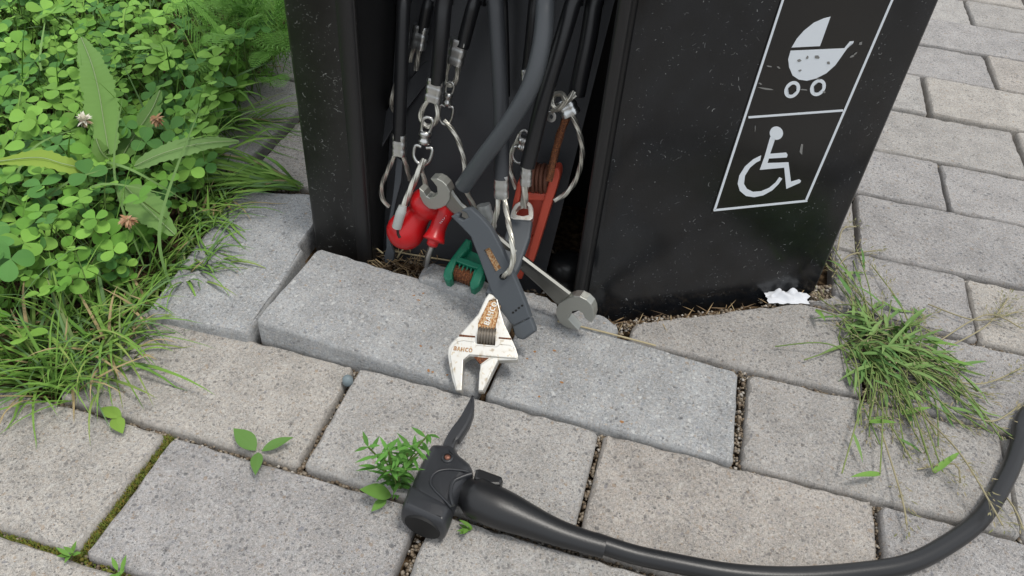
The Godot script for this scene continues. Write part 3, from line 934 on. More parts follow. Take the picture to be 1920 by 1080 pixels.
	tube(q, curve(FP([[787, 308, -.016], [794, 330, -.014], [800, 356, -.012]]), .0012), .0018, 20, 4, .015)
	obj("wire", q, M.wire, w)
	q = ST()
	tube(q, FP([[755, 386, .016], [753, 396, .018], [751, 400, .019], [744, 426, .021]]), [.0034, .0042, .0042, .0043, .0041], 14)
	obj("sleeve", q, M.clip, w)
	q = ST()
	sleeve(q, F(906, 384, .004), F(919, 428, .008), .0062, .0056)
	tag(obj("cable_clip", q, M.clip), "pale plastic double cable clip beside the tyre lever's bend", "cable clip")
	q = ST()
	tube(q, curve(FP([[1062, 220, -.026], [1050, 254, -.022], [1040, 290, -.018], [1029, 340, -.008]]), .004), .0028, 12, 5, .03)
	tag(obj("rusty_cable", q, M.rust), "rusty brown cable running down into the orange key holder", "cable")
func swivel(label: String, pts: Array, k: float) -> void:
	var p := FP(pts)
	var t := thing("swivel_hook", label, "hook", p[3], "steel swivel hooks on the tethers")
	var ax := (p[3] - p[0]).normalized()
	var st := ST()
	var u := FE * 0.0042 * k
	tube(st, curve(PackedVector3Array([p[1] + u * 0.8, p[0] + u * 1.0 + ax * 0.002, p[0] - ax * 0.001, p[0] - u + ax * 0.002, p[1] - u * 0.8]), 0.001), 0.0013 * k, 10)
	obj("upper_bow", st, M.steel, t)
	st = ST()
	lathe(st, p[1] - ax * 0.002, p[2] - p[1], [[0, 0], [0, .0052 * k], [.003, .0056 * k], [.0045, .004 * k], [.0065, .004 * k], [.0075, .0054 * k], [.0105, .005 * k], [.0115, .003 * k], [.0115, 0]], 16)
	obj("swivel_barrel", st, M.steel, t)
	st = ST()
	u = FE * 0.0072 * k
	tube(st, curve(PackedVector3Array([p[2] - u * 0.3, p[2] - u, p[2].lerp(p[3], 0.6) - u * 1.05, p[3] - u * 0.4, p[3] + u * 0.5, p[2].lerp(p[3], 0.6) + u, p[2] + u, p[2] + u * 0.3]), 0.001), 0.0015 * k, 10)
	obj("lower_bow", st, M.steel, t)

func tools() -> void:
	var st := ST(false)
	# dark strap-like tyre lever against the back
	var pl := mkplane(F(800, 115, -.075), F(692, 290, -.035), FE)
	var t := thing("tyre_lever", "black plastic tyre lever slanting in shadow against the bay's back", "tyre lever", on(pl, 692, 290), "tyre levers on the station")
	slab(st, pl, trace(pl, [[794, 117], [813, 109], [822, 128], [780, 182], [741, 234], [709, 288], [698, 301], [684, 296], [680, 282], [687, 266], [721, 211], [760, 158]]), soft(.004, .0008))
	obj("blade", st, M.chuck, t)
	for q in [[702, 248], [706, 252], [711, 256], [715, 260]]:  # no real holes: near-black discs paint the shade inside a row of them
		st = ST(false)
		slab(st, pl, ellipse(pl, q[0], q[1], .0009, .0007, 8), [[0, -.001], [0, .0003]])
		obj("dimple_shade", st, M.dark, t)
	# thin grey tyre iron
	pl = mkplane(F(748, 305, -.026), F(729, 485, -.006), FE)
	t = thing("tyre_iron", "thin dark grey tyre iron with hooked foot standing in the straw", "tyre iron", on(pl, 729, 485))
	st = ST(false)
	slab(st, pl, trace(pl, [[743, 294], [755, 303], [752, 342], [743, 376], [737, 405], [733, 440], [731, 455], [735, 466], [739, 476], [737, 489], [728, 496], [721, 492], [720, 480], [724, 465], [724, 440], [730, 405], [735, 376], [739, 342]]), soft(.004, .0008))
	obj("shank", st, M.lever, t)
	# red screwdriver handles
	var a := F(742, 457, .012)
	var d := F(813, 366, -.004) - a
	t = thing("bulb_screwdriver", "red bulb shaped screwdriver handle with a wire sleeve stuck in it", "screwdriver", a)
	var k := d.length() / 114.0
	st = ST()
	lathe(st, a, d, [[0, 0], [1 * k, 9 * k], [4 * k, 16 * k], [10 * k, 24 * k], [18 * k, 29.5 * k], [28 * k, 32 * k], [38 * k, 31.5 * k], [48 * k, 28.5 * k], [58 * k, 24.5 * k], [66 * k, 22 * k], [73 * k, 21 * k], [78 * k, 22 * k], [82 * k, 25.5 * k], [87 * k, 28 * k], [95 * k, 28.5 * k], [102 * k, 27 * k], [108 * k, 22 * k], [112 * k, 12 * k], [113 * k, 0]], 36)
	obj("handle", st, M.red, t)
	var bc := a + d * (30.0 / 114.0)
	var br := 32.0 * k
	st = ST()
	var sl := PackedVector3Array()
	for q in [[745, 422], [746, 432], [747, 440], [750, 446]]: sl.append(hit_ball(q[0], q[1], bc, br) - (hit_ball(q[0], q[1], bc, br) - bc).normalized() * 0.0014)
	tube(st, curve(sl, .002), .0020, 10)
	obj("lanyard_slot", st, M.slot, t)
	rng.seed = 61
	st = ST()
	for row in [[759, 424, 773, 412, 5], [761, 438, 772, 424, 6], [774, 422, 777, 424, 2]]:
		for j in row[4]:
			var f: float = float(j) / (row[4] - 1)
			var cx: float = lerpf(row[0], row[2], f)
			var cy: float = lerpf(row[1], row[3], f)
			for h in 2:
				var an := rr(0, TAU)
				var p0 := hit_ball(cx + cos(an) * 1.9, cy + sin(an) * 1.9, bc, br)
				var p1 := hit_ball(cx - cos(an) * 1.6, cy - sin(an) * 1.9, bc, br)
				tube(st, PackedVector3Array([p0, p1]), .00024, 5)
	obj("worn_print", st, M.white, t)
	a = F(843, 366, -.012)
	d = F(809, 462, .022) - a
	k = d.length() / 104.0
	t = thing("flared_screwdriver", "red screwdriver with waisted flared handle and short steel shaft", "screwdriver", F(801, 487, .008))
	st = ST()
	lathe(st, a, d, [[0, 0], [1 * k, 10 * k], [5 * k, 17 * k], [14 * k, 21 * k], [26 * k, 21.5 * k], [40 * k, 19 * k], [55 * k, 16 * k], [68 * k, 15.5 * k], [80 * k, 18 * k], [87 * k, 20.5 * k], [91 * k, 21.5 * k], [92.5 * k, 20.5 * k], [93 * k, 12 * k], [96 * k, 10.5 * k], [98 * k, 11 * k], [101 * k, 10.5 * k], [104 * k, 8 * k], [104.5 * k, 0]], 36)
	obj("handle", st, M.red, t)
	st = ST()
	var fb := a + d * 0.3
	for j in 7:
		var cx := lerpf(826, 840, j / 6.0)
		var cy := lerpf(418, 400, j / 6.0)
		var an := rr(0, TAU)
		var p0 := hit_ball(cx + cos(an) * 1.8, cy + sin(an) * 1.8, fb.lerp(a + d * 0.5, 1.0 - j / 6.0), 18.6 * k)
		var p1 := hit_ball(cx - cos(an) * 1.8, cy - sin(an) * 1.8, fb.lerp(a + d * 0.5, 1.0 - j / 6.0), 18.6 * k)
		tube(st, PackedVector3Array([p0, p1 + Vector3(0, .0001, 0)]), .00022, 5)
	obj("worn_print", st, M.white, t)
	st = ST()
	tube(st, PackedVector3Array([a + d * 0.98, F(803, 478, .016), F(798, 497, .010)]), .0026, 12)
	obj("shaft", st, M.steel, t)
	# green hex key holder
	pl = mkplane(F(865, 480, .006), F(850, 525, .028), FE)
	t = thing("hex_key_holder", "green plastic folding hex key holder with rusty spring at its end", "hex key set", on(pl, 865, 520), "folding hex key holders")
	st = ST(false)
	slab(st, pl, trace(pl, [[874, 448], [884, 452], [881, 466], [856, 492], [849, 512], [849, 524], [843, 529], [835, 526], [831, 517], [834, 505], [847, 484]]), soft(.016, .0018, .002))
	obj("side_plate", st, M.green, t)
	st = ST(false)
	slab(st, pl, trace(pl, [[902, 495], [908, 512], [899, 537], [889, 545], [882, 542], [881, 531], [888, 513], [895, 503]]), soft(.016, .0018, .002))
	obj("side_plate", st, M.green, t)
	st = ST(false)
	slab(st, pl, trace(pl, [[856, 481], [880, 488], [903, 497], [899, 506], [878, 500], [853, 490]]), soft(.006, .001, .0015))
	obj("crossbar", st, M.green, t)
	st = ST(false)
	slab(st, pl, trace(pl, [[878, 462], [905, 474], [905, 500], [858, 486]]), soft(.006, .001, -.006))
	obj("web_plate", st, M.green, t)
	for q in 5:
		st = ST(false)
		var c0 := on(pl, 862 + q * 7.2, 499 + q * 2.7, -.003)
		box(st, c0, pl.u * .0007, pl.v * .004, pl.n * .002)
		obj("web_rib", st, M.green, t)
	var ra := on(pl, 845, 507, -.007)
	var rb := on(pl, 887, 523, -.007)
	st = ST()
	var pr := [[0.0, 0.0], [0.0, .0066]]
	var ln := ra.distance_to(rb)
	for q in 8:
		var x0 := ln * q / 8.0
		pr.append([x0 + ln * .02, .0062]); pr.append([x0 + ln * .045, .0072]); pr.append([x0 + ln * .08, .0072]); pr.append([x0 + ln * .105, .0062])
	pr.append([ln, .006]); pr.append([ln, 0.0])
	lathe(st, ra, rb - ra, pr, 20)
	obj("rusty_keys", st, M.rust, t)
	# orange key holder
	pl = mkplane(F(1030, 330, -.022), F(995, 485, -.010), FE)
	t = thing("hex_key_holder", "orange red plastic folding hex key holder with rusty keys at its top", "hex key set", on(pl, 995, 490), "folding hex key holders")
	st = ST(false)
	slab(st, pl, rounded(trace(pl, [[1036, 314], [1048, 312], [1051, 322], [1050, 334], [1026, 410], [1003, 484], [998, 498], [988, 495], [990, 478], [1012, 400], [1030, 340]]), 1), soft(.014, .0016, .003))
	obj("side_plate", st, M.orange, t)
	st = ST(false)
	slab(st, pl, trace(pl, [[972, 338], [979, 342], [975, 372], [966, 420], [956, 415], [963, 375]]), soft(.014, .0016, .002))
	obj("side_plate", st, M.orange, t)
	st = ST(false)
	slab(st, pl, trace(pl, [[985, 360], [1031, 363], [1028, 377], [984, 375]]), soft(.008, .0016, .001))
	obj("crossbar", st, M.orange, t)
	st = ST(false)
	slab(st, pl, trace(pl, [[970, 372], [1026, 374], [1012, 420], [994, 478], [975, 530], [962, 530], [958, 440], [962, 400]]), soft(.004, .001, -.006))
	obj("web_plate", st, M.orange, t)
	st = ST(false)
	slab(st, pl, trace(pl, [[988, 446], [1000, 449], [990, 494], [978, 486]]), soft(.006, .001, -.003))
	obj("web_plate", st, M.orange, t)
	ra = on(pl, 992, 332, -.006)
	rb = on(pl, 1030, 336, -.006)
	st = ST()
	ln = ra.distance_to(rb)
	pr = [[0.0, 0.0], [0.0, .011]]
	for q in 5:
		var x0 := ln * q / 5.0
		pr.append([x0 + ln * .02, .0095]); pr.append([x0 + ln * .03, .0122 + (q % 2) * .0008]); pr.append([x0 + ln * .17, .0122 + (q % 2) * .0008]); pr.append([x0 + ln * .18, .0095])
	pr.append([ln, .01]); pr.append([ln, 0.0])
	lathe(st, ra, rb - ra, pr, 28)
	obj("rusty_keys", st, M.red_key, t)
	# double ended spanner
	pl = mkplane(F(818, 365, .014), G(1080, 580, .034), (F(840, 345, .016) - F(800, 385, .008)))
	t = thing("open_end_spanner", "double open ended steel spanner lying under the grey tyre lever", "spanner", on(pl, 1080, 580))
	st = ST(false)
	slab(st, pl, trace(pl, [[841, 352], [850, 368], [862, 384], [880, 399], [930, 444], [980, 486], [1030, 524], [1068, 553], [1072, 570], [1052, 576], [1042, 572], [1010, 540], [975, 509], [925, 466], [868, 418], [845, 401], [832, 388], [828, 372]]), [[.0035, -.006], [.001, -.0052], [0, -.003], [.001, -.0008], [.0035, 0]])
	obj("shank", st, M.dull_steel, t)
	st = ST(false)
	slab(st, pl, trace(pl, [[809, 333], [821, 333], [831, 338], [839, 346], [845, 358], [845, 372], [838, 383], [829, 388], [818, 391], [806, 389], [796, 380], [789, 366], [788, 351], [796, 358], [801, 366], [808, 370], [816, 367], [822, 360], [821, 348], [815, 340]]), soft(.0085, .0007, .0018))
	obj("open_jaw", st, M.satin, t)
	st = ST(false)
	slab(st, pl, trace(pl, [[1066, 557], [1077, 553], [1089, 554], [1101, 560], [1110, 569], [1114, 579], [1115, 590], [1111, 603], [1104, 599], [1098, 594], [1094, 585], [1085, 580], [1074, 582], [1067, 588], [1067, 596], [1076, 606], [1086, 616], [1074, 615], [1060, 610], [1050, 601], [1045, 591], [1044, 578], [1050, 566]]), soft(.0085, .0007, .0018))
	obj("open_jaw", st, M.satin, t)
	adjustable()
	tyre_lever()
	chuck()
	# crumpled tissue
	var tp := ST()
	var tn := noise(42.0, 44, 3)
	var grid := []
	var c := G(1474, 560, .0)
	for i in 25:
		var row := []
		for j in 17:
			var uu := (i / 24.0 - 0.5)
			var vv := (j / 16.0 - 0.5)
			var edge := 1.0 + 0.22 * tn.get_noise_2d(i * 0.0035, j * 0.0035 + 3)
			var p := c + Vector3(0.99, 0, -0.1) * uu * 0.04 * edge + Vector3(0.1, 0, 0.99) * vv * 0.016 * edge
			var h := 0.0012 + maxf(0, 0.014 * (1.0 - 3.2 * uu * uu) * (0.6 + 1.1 * tn.get_noise_2d(uu * 0.09, vv * 0.06)) * (1.0 - pow(absf(vv) * 2, 2)) * (0.55 - vv))
			row.append(p + Vector3(0, h, 0))
		grid.append(row)
	for i in 24:
		for j in 16: quad(tp, grid[i][j], grid[i + 1][j], grid[i + 1][j + 1], grid[i][j + 1], Vector3.UP)
	tag(obj("paper_tissue", tp, M.paper), "scrap of crumpled white tissue lying at the black panel's foot", "tissue")
# where the line of sight through a pixel meets a ball
func hit_ball(x: float, y: float, c: Vector3, r: float) -> Vector3:
	var dir := ray(x, y).normalized()
	var oc := EYE - c
	var b := oc.dot(dir)
	return EYE + dir * (-b - sqrt(maxf(b * b - (oc.dot(oc) - r * r), 0.0)))
func label3(parent: Node, s: String, at: Vector3, x: Vector3, n: Vector3, size: float, m: Material) -> void:
	var tm := TextMesh.new()
	var f := SystemFont.new()
	f.font_names = PackedStringArray(["Droid Sans"])
	f.font_weight = 700
	tm.font = f
	tm.text = s
	tm.font_size = 32
	tm.pixel_size = size / 32.0
	tm.depth = 0.0004
	var o := meshnode("lettering", tm, m, parent)
	o.transform = Transform3D(Basis(x, n.cross(x), n), at - (parent as Node3D).position)
func adjustable() -> void:
	var pl := mkplane(F(978, 410, -.003), G(876, 733, .013), FE)
	var t := thing("adjustable_wrench", "adjustable wrench with rust flecked chrome head and grey handle on metal eye", "wrench", on(pl, 890, 680))
	var st := ST(false)
	slab(st, pl, trace(pl, [[957, 409], [998, 414], [993, 446], [973, 502], [945, 549], [934, 558], [922, 552], [910, 550], [917, 528], [930, 494], [942, 455]]), soft(.011, .0022, .001))
	obj("handle", st, M.lever, t)
	st = ST(false)
	slab(st, pl, rounded(trace(pl, [[956, 412], [958, 398], [964, 385], [974, 378], [986, 376], [997, 382], [1001, 394], [999, 415], [978, 413]]), 1), soft(.007, .0008, .0012), [rounded(trace(pl, [[965, 403], [968, 393], [974, 386], [984, 384], [992, 388], [994, 398], [991, 406], [978, 407]]), 1)])
	obj("eye", st, M.chrome, t)
	var rec := trace(pl, [[917, 563], [923, 559], [930, 560], [937, 572], [935, 590], [930, 610], [929, 640], [928, 648], [895, 645], [896, 620], [896, 607], [906, 585]])
	st = ST(false)
	slab(st, pl, trace(pl, [[917, 548], [910, 558], [896, 588], [879, 607], [861, 627], [846, 642], [840, 652], [839, 664], [842, 685], [848, 713], [854, 731], [866, 734], [868, 700], [869, 677], [881, 668], [895, 669], [900, 684], [897, 734], [906, 734], [922, 700], [934, 676], [970, 675], [972, 667], [967, 651], [958, 632], [946, 607], [938, 580], [933, 560], [927, 552]]), soft(.010, .0012), [rec])
	obj("head", st, M.chrome, t)
	st = ST(false)
	slab(st, pl, inset(rec, -.0003), [[0, -.009], [0, -.0022]])
	obj("recess_floor", st, M.rust_light, t)
	st = ST(false)
	slab(st, pl, trace(pl, [[858, 641], [870, 639], [890, 642], [893, 648], [931, 651], [938, 646], [958, 648], [966, 656], [969, 673], [940, 671], [917, 669], [881, 666], [869, 676], [866, 733], [857, 733], [850, 703], [844, 666], [847, 653]]), soft(.004, .0006, .0018))
	obj("movable_jaw", st, M.chrome, t)
	st = ST(false)
	slab(st, pl, trace(pl, [[902, 684], [922, 671], [927, 672], [924, 684], [906, 733], [897, 733], [899, 700]]), soft(.004, .0006, .0012))
	obj("fixed_jaw", st, M.chrome, t)
	st = ST(false)
	slab(st, pl, trace(pl, [[889, 669.5], [917, 671], [901, 683]]), [[0, -.004], [0, .0004]])
	obj("rust_patch", st, M.rust, t)
	for q in [[[862, 627], [891, 630], [891, 633], [860, 631]], [[935, 632], [958, 634], [959, 637], [935, 635]]]:
		st = ST(false)
		slab(st, pl, trace(pl, q), [[0, -.001], [0, .0002]])
		obj("jaw_guide_line", st, M.rust, t)
	st = ST()
	var ra := on(pl, 897, 629, -.0012)
	var rb := on(pl, 929, 632, -.0012)
	var ln := ra.distance_to(rb)
	var pr := [[0.0, 0.0], [0.0, .0072]]
	for q in 6:
		var x0 := ln * q / 6.0
		pr.append([x0 + ln * .03, .0062]); pr.append([x0 + ln * .06, .0074]); pr.append([x0 + ln * .11, .0074]); pr.append([x0 + ln * .14, .0062])
	pr.append([ln, .007]); pr.append([ln, 0.0])
	lathe(st, ra, rb - ra, pr, 26)
	obj("knurl", st, mat(Color(0.5, 0.47, 0.43), 0.5, 0.7), t)
	var xd := (on(pl, 926, 572) - on(pl, 914, 602)).normalized()
	label3(t, "BAHCO", on(pl, 920, 588, -.0019), xd, pl.n, 0.0062, M.chrome)
	label3(t, "BAHCO", on(pl, 868, 655, .0021), (on(pl, 880, 656) - on(pl, 856, 653)).normalized(), pl.n, 0.0046, M.rust_light)
func tyre_lever() -> void:
	var pl := mkplane(F(864, 402, .034), G(972, 612, .035), FE * 1.0 + FN * 0.12)
	var t := thing("tyre_lever", "dark grey plastic tyre lever with rusty slot lying across the spanner", "tyre lever", on(pl, 985, 625), "tyre levers on the station")
	var slot := trace(pl, [[907, 469], [918, 464], [940, 503], [928, 510]])
	var hole := ellipse(pl, 943, 519, .0036, .0028, 12)
	var st := ST(false)
	slab(st, pl, trace(pl, [[845, 406], [856, 399], [861, 403], [860, 409], [868, 413], [878, 408], [874, 400], [864, 395], [870, 391], [882, 390], [900, 406], [917, 425], [926, 440], [934, 455], [945, 478], [957, 504], [972, 538], [985, 570], [990, 585], [994, 596], [963, 611], [956, 606], [938, 582], [918, 540], [900, 490], [882, 444], [865, 426]]), soft(.0075, .0011), [slot, hole])
	obj("blade", st, M.lever, t)
	st = ST(false)
	slab(st, pl, inset(slot, -.0004), [[0, -.007], [0, -.0025]])
	obj("rust_insert", st, M.rust_light, t)
	var p2 := mkplane(on(pl, 978, 604, -.0006), on(pl, 988, 628, -.0006) + pl.n * .0035, on(pl, 994, 596) - on(pl, 963, 611))
	st = ST(false)
	slab(st, p2, trace(p2, [[961, 612], [994, 595], [1002, 614], [1002, 621], [979, 637], [969, 634], [964, 627]]), soft(.006, .0012))
	obj("hooked_tip", st, M.lever, t)
	for q in [[962, 586], [967.5, 582], [973, 577.5], [979, 573]]:  # surface discs coloured dark as the shade of small holes, nothing is sunk
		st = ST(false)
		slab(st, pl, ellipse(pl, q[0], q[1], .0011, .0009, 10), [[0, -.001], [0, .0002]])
		obj("dimple_shade", st, M.dark, t)
func chuck() -> void:
	var pl := mkplane(G(820, 850, .0155), G(820, 900, .0155), Vector3.RIGHT)
	var inf := thing("tyre_inflator", "black tyre inflator hose ending in a lever pump head lying on the paving", "inflator", G(810, 930, 0))
	var t := Node3D.new()
	t.name = "pump_head"
	inf.add_child(t)
	var st := ST()
	slab(st, pl, rounded(trace(pl, [[803, 848], [815, 844], [829, 845], [846, 846], [857, 853], [862, 864], [874, 873], [886, 884], [888, 900], [870, 925], [857, 945], [850, 965], [838, 985], [766, 955], [770, 925], [778, 900]]), 1), pillow(.0128, .0075))
	obj("body", st, M.chuck, t)
	st = ST()
	slab(st, pl, rounded(trace(pl, [[769, 918], [850, 962], [846, 978], [834, 1002], [824, 1001], [755, 973], [751, 966], [760, 942]]), 1), pillow(.0130, .0045))
	obj("nozzle", st, M.chuck, t)
	st = ST()
	var na := G(757, 971, .0145)
	var nb := G(831, 1000, .0145)
	var outd := (nb - na).cross(Vector3.UP).normalized()
	if outd.z < 0: outd = -outd
	tube(st, PackedVector3Array([(na + nb) * 0.5 - outd * .006, (na + nb) * 0.5 + outd * .0012, (na + nb) * 0.5 + outd * .0022]), [na.distance_to(nb) * .46, na.distance_to(nb) * .46, na.distance_to(nb) * .44], 24, 0, 0.02, (nb - na).normalized(), 0.8)
	obj("nozzle_rim", st, M.dark, t)
	# raised rib on the body, and the groove ring
	var rib := PackedVector3Array()
	for q in [[878, 884], [858, 881], [838, 880], [820, 884], [810, 893], [807, 905], [816, 919], [830, 933], [846, 950]]: rib.append(G(q[0], q[1], .0288))
	st = ST()
	tube(st, curve(rib, .002), .0009, 8)
	obj("rib", st, M.chuck, t)
	rib = PackedVector3Array()
	for q in [[884, 888], [866, 894], [851, 902], [845, 918], [846, 935], [850, 948]]: rib.append(G(q[0], q[1], .0286))
	st = ST()
	tube(st, curve(rib, .002), .0013, 8)
	obj("rib", st, M.chuck, t)
	st = ST()
	var pv := G(839, 859, .0288)
	lathe(st, pv - Vector3(0, .003, 0), Vector3.UP, [[0, .0042], [.0035, .0042], [.0042, .0036], [.0042, .0026], [.0032, .0025], [.0032, 0]], 18)
	obj("pivot_ring", st, M.chuck, t)
	st = ST()
	lathe(st, pv - Vector3(0, .001, 0), Vector3.UP, [[0, .0022], [.0022, .0022], [.003, .0016], [.0032, 0]], 14)
	obj("rivet", st, M.copper, t)
	var lp := mkplane(G(840, 840, .022), G(885, 750, .027), Vector3.RIGHT)
	st = ST(false)
	slab(st, lp, rounded(trace(lp, [[888, 742], [890, 756], [889, 774], [880, 796], [869, 814], [861, 826], [855, 830], [853, 838], [848, 850], [828, 848], [829, 838], [835, 823], [847, 803], [861, 786], [870, 770], [879, 754], [884, 744]]), 1), soft(.009, .0022, .003))
	obj("lever", st, M.chuck, t)
	st = ST(false)
	slab(st, lp, trace(lp, [[889, 775], [881, 797], [866, 820], [861, 827], [858, 822], [868, 806], [880, 782]]), soft(.007, .001, .0005))
	obj("lever_web", st, M.chuck, t)
	# rubber boot
	var bo := ST()
	tube(bo, curve(PackedVector3Array([G(842, 906, .0145), G(866, 918, .0145), G(884, 928, .0146), G(920, 946, .0146), G(960, 963, .0138), G(1000, 980, .0122), G(1050, 1000, .0104), G(1100, 1016, .0092), G(1133, 1025, .0085)]), .003), [.0095, .0098, .0100, .0103, .0140, .0146, .0144, .0143, .0142, .0137, .0131, .0124, .0117, .0110, .0103, .0097, .0092, .0088, .0085, .0082, .0080, .0079, .0078, .0078], 32, 0, .02, Vector3(0.35, 0, -1), 0.92)
	obj("rubber_boot", bo, M.rubber, t)
	var tabp := mkplane(G(900, 890, .022), G(940, 905, .022), Vector3(0.3, 0, -1))
	st = ST(false)
	slab(st, tabp, trace(tabp, [[892, 882], [900, 881], [941, 896], [943, 903], [938, 912], [915, 912], [888, 900]]), soft(.016, .002, .0022))
	obj("clamp_tab", st, M.rubber, t)
	# pump hose, on the ground and then up to the station's top
	var p := PackedVector3Array()
	for q in [[1112, 1019], [1150, 1030], [1194, 1041], [1260, 1055], [1358, 1073], [1440, 1080], [1520, 1080], [1608, 1073], [1696, 1059], [1766, 1027], [1837, 974], [1886, 897], [1911, 834], [1932, 770]]: p.append(G(q[0], q[1], .0066))
	p[0].y = .0092
	p[1].y = .0080
	p.append_array(PackedVector3Array([Vector3(.505, .03, -.50), Vector3(.545, .12, -.565), Vector3(.57, .3, -.62), Vector3(.545, .55, -.655), Vector3(.46, .8, -.66), Vector3(.34, 1.0, -.65), Vector3(.25, 1.08, -.63), Vector3(.2, 1.1, -.65)]))
	st = ST()
	tube(st, curve(p, .008), .0065, 22)
	obj("hose", st, M.hose, inf)

# ---------------------------------------------------------------- plants
func leafc(k := 1.0) -> Color:
	var q := rng.randf()
	var c := Color(0.125, 0.285, 0.045).lerp(Color(0.22, 0.41, 0.075), q)
	if rng.randf() < 0.25: c = Color(0.09, 0.225, 0.055)
	return c * k
func grassc() -> Color:
	var c := Color(0.115, 0.245, 0.045).lerp(Color(0.215, 0.36, 0.075), rng.randf())
	if rng.randf() < 0.25: c = Color(0.13, 0.23, 0.09)
	return c
func trefoil(st: SurfaceTool, r: float, stem: float) -> void:
	var base := leafc()
	for k in 3:
		var a := TAU * k / 3 + rr(-0.22, 0.22)
		var tilt := rr(-0.1, 0.42)
		var fold := rr(0.05, 0.35)
		var d := Vector3(cos(a), 0, sin(a))
		var s := Vector3(-sin(a), 0, cos(a))
		var len_ := r * rr(0.88, 1.12)
		var w := r * rr(0.78, 0.95) * 0.5
		var prof := [[0.02, 0.05], [0.16, 0.42], [0.36, 0.82], [0.58, 1.0], [0.78, 0.9], [0.93, 0.58], [0.985, 0.25], [0.955, 0.0]]
		var col := base * rr(0.82, 1.2)
		for sd in [-1.0, 1.0]:
			for i in prof.size() - 1:
				var p := []
				for q in [prof[i], prof[i + 1]]:
					var x: float = q[0] * len_
					var bend: float = -0.16 * q[0] * q[0] * len_
					var m: Vector3 = d * x + Vector3.UP * (x * tilt + bend)
					p.append(m)
					p.append(m + s * sd * q[1] * w + Vector3.UP * (q[1] * w * fold))
				st.set_color(col * (1.0 if sd > 0 else 0.97))
				quad(st, p[0], p[2], p[3], p[1], Vector3.UP)
	st.set_color(Color(0.14, 0.22, 0.06))
	var bend := Vector3(rr(-1, 1), 0, rr(-1, 1)) * stem * 0.22
	tube(st, PackedVector3Array([Vector3.ZERO, Vector3(0, -stem * .3, 0) + bend * .5, Vector3(0, -stem * .65, 0) + bend, Vector3(0, -stem, 0) + bend]), 0.0008, 4)
func in_poly(p: Vector3, poly: PackedVector2Array) -> bool: return Geometry2D.is_point_in_polygon(Vector2(p.x, p.z), poly)
func gp(a: Array) -> PackedVector2Array:
	var o := PackedVector2Array()
	for q in a:
		var w := G(q[0], q[1], 0)
		o.append(Vector2(w.x, w.z))
	return o
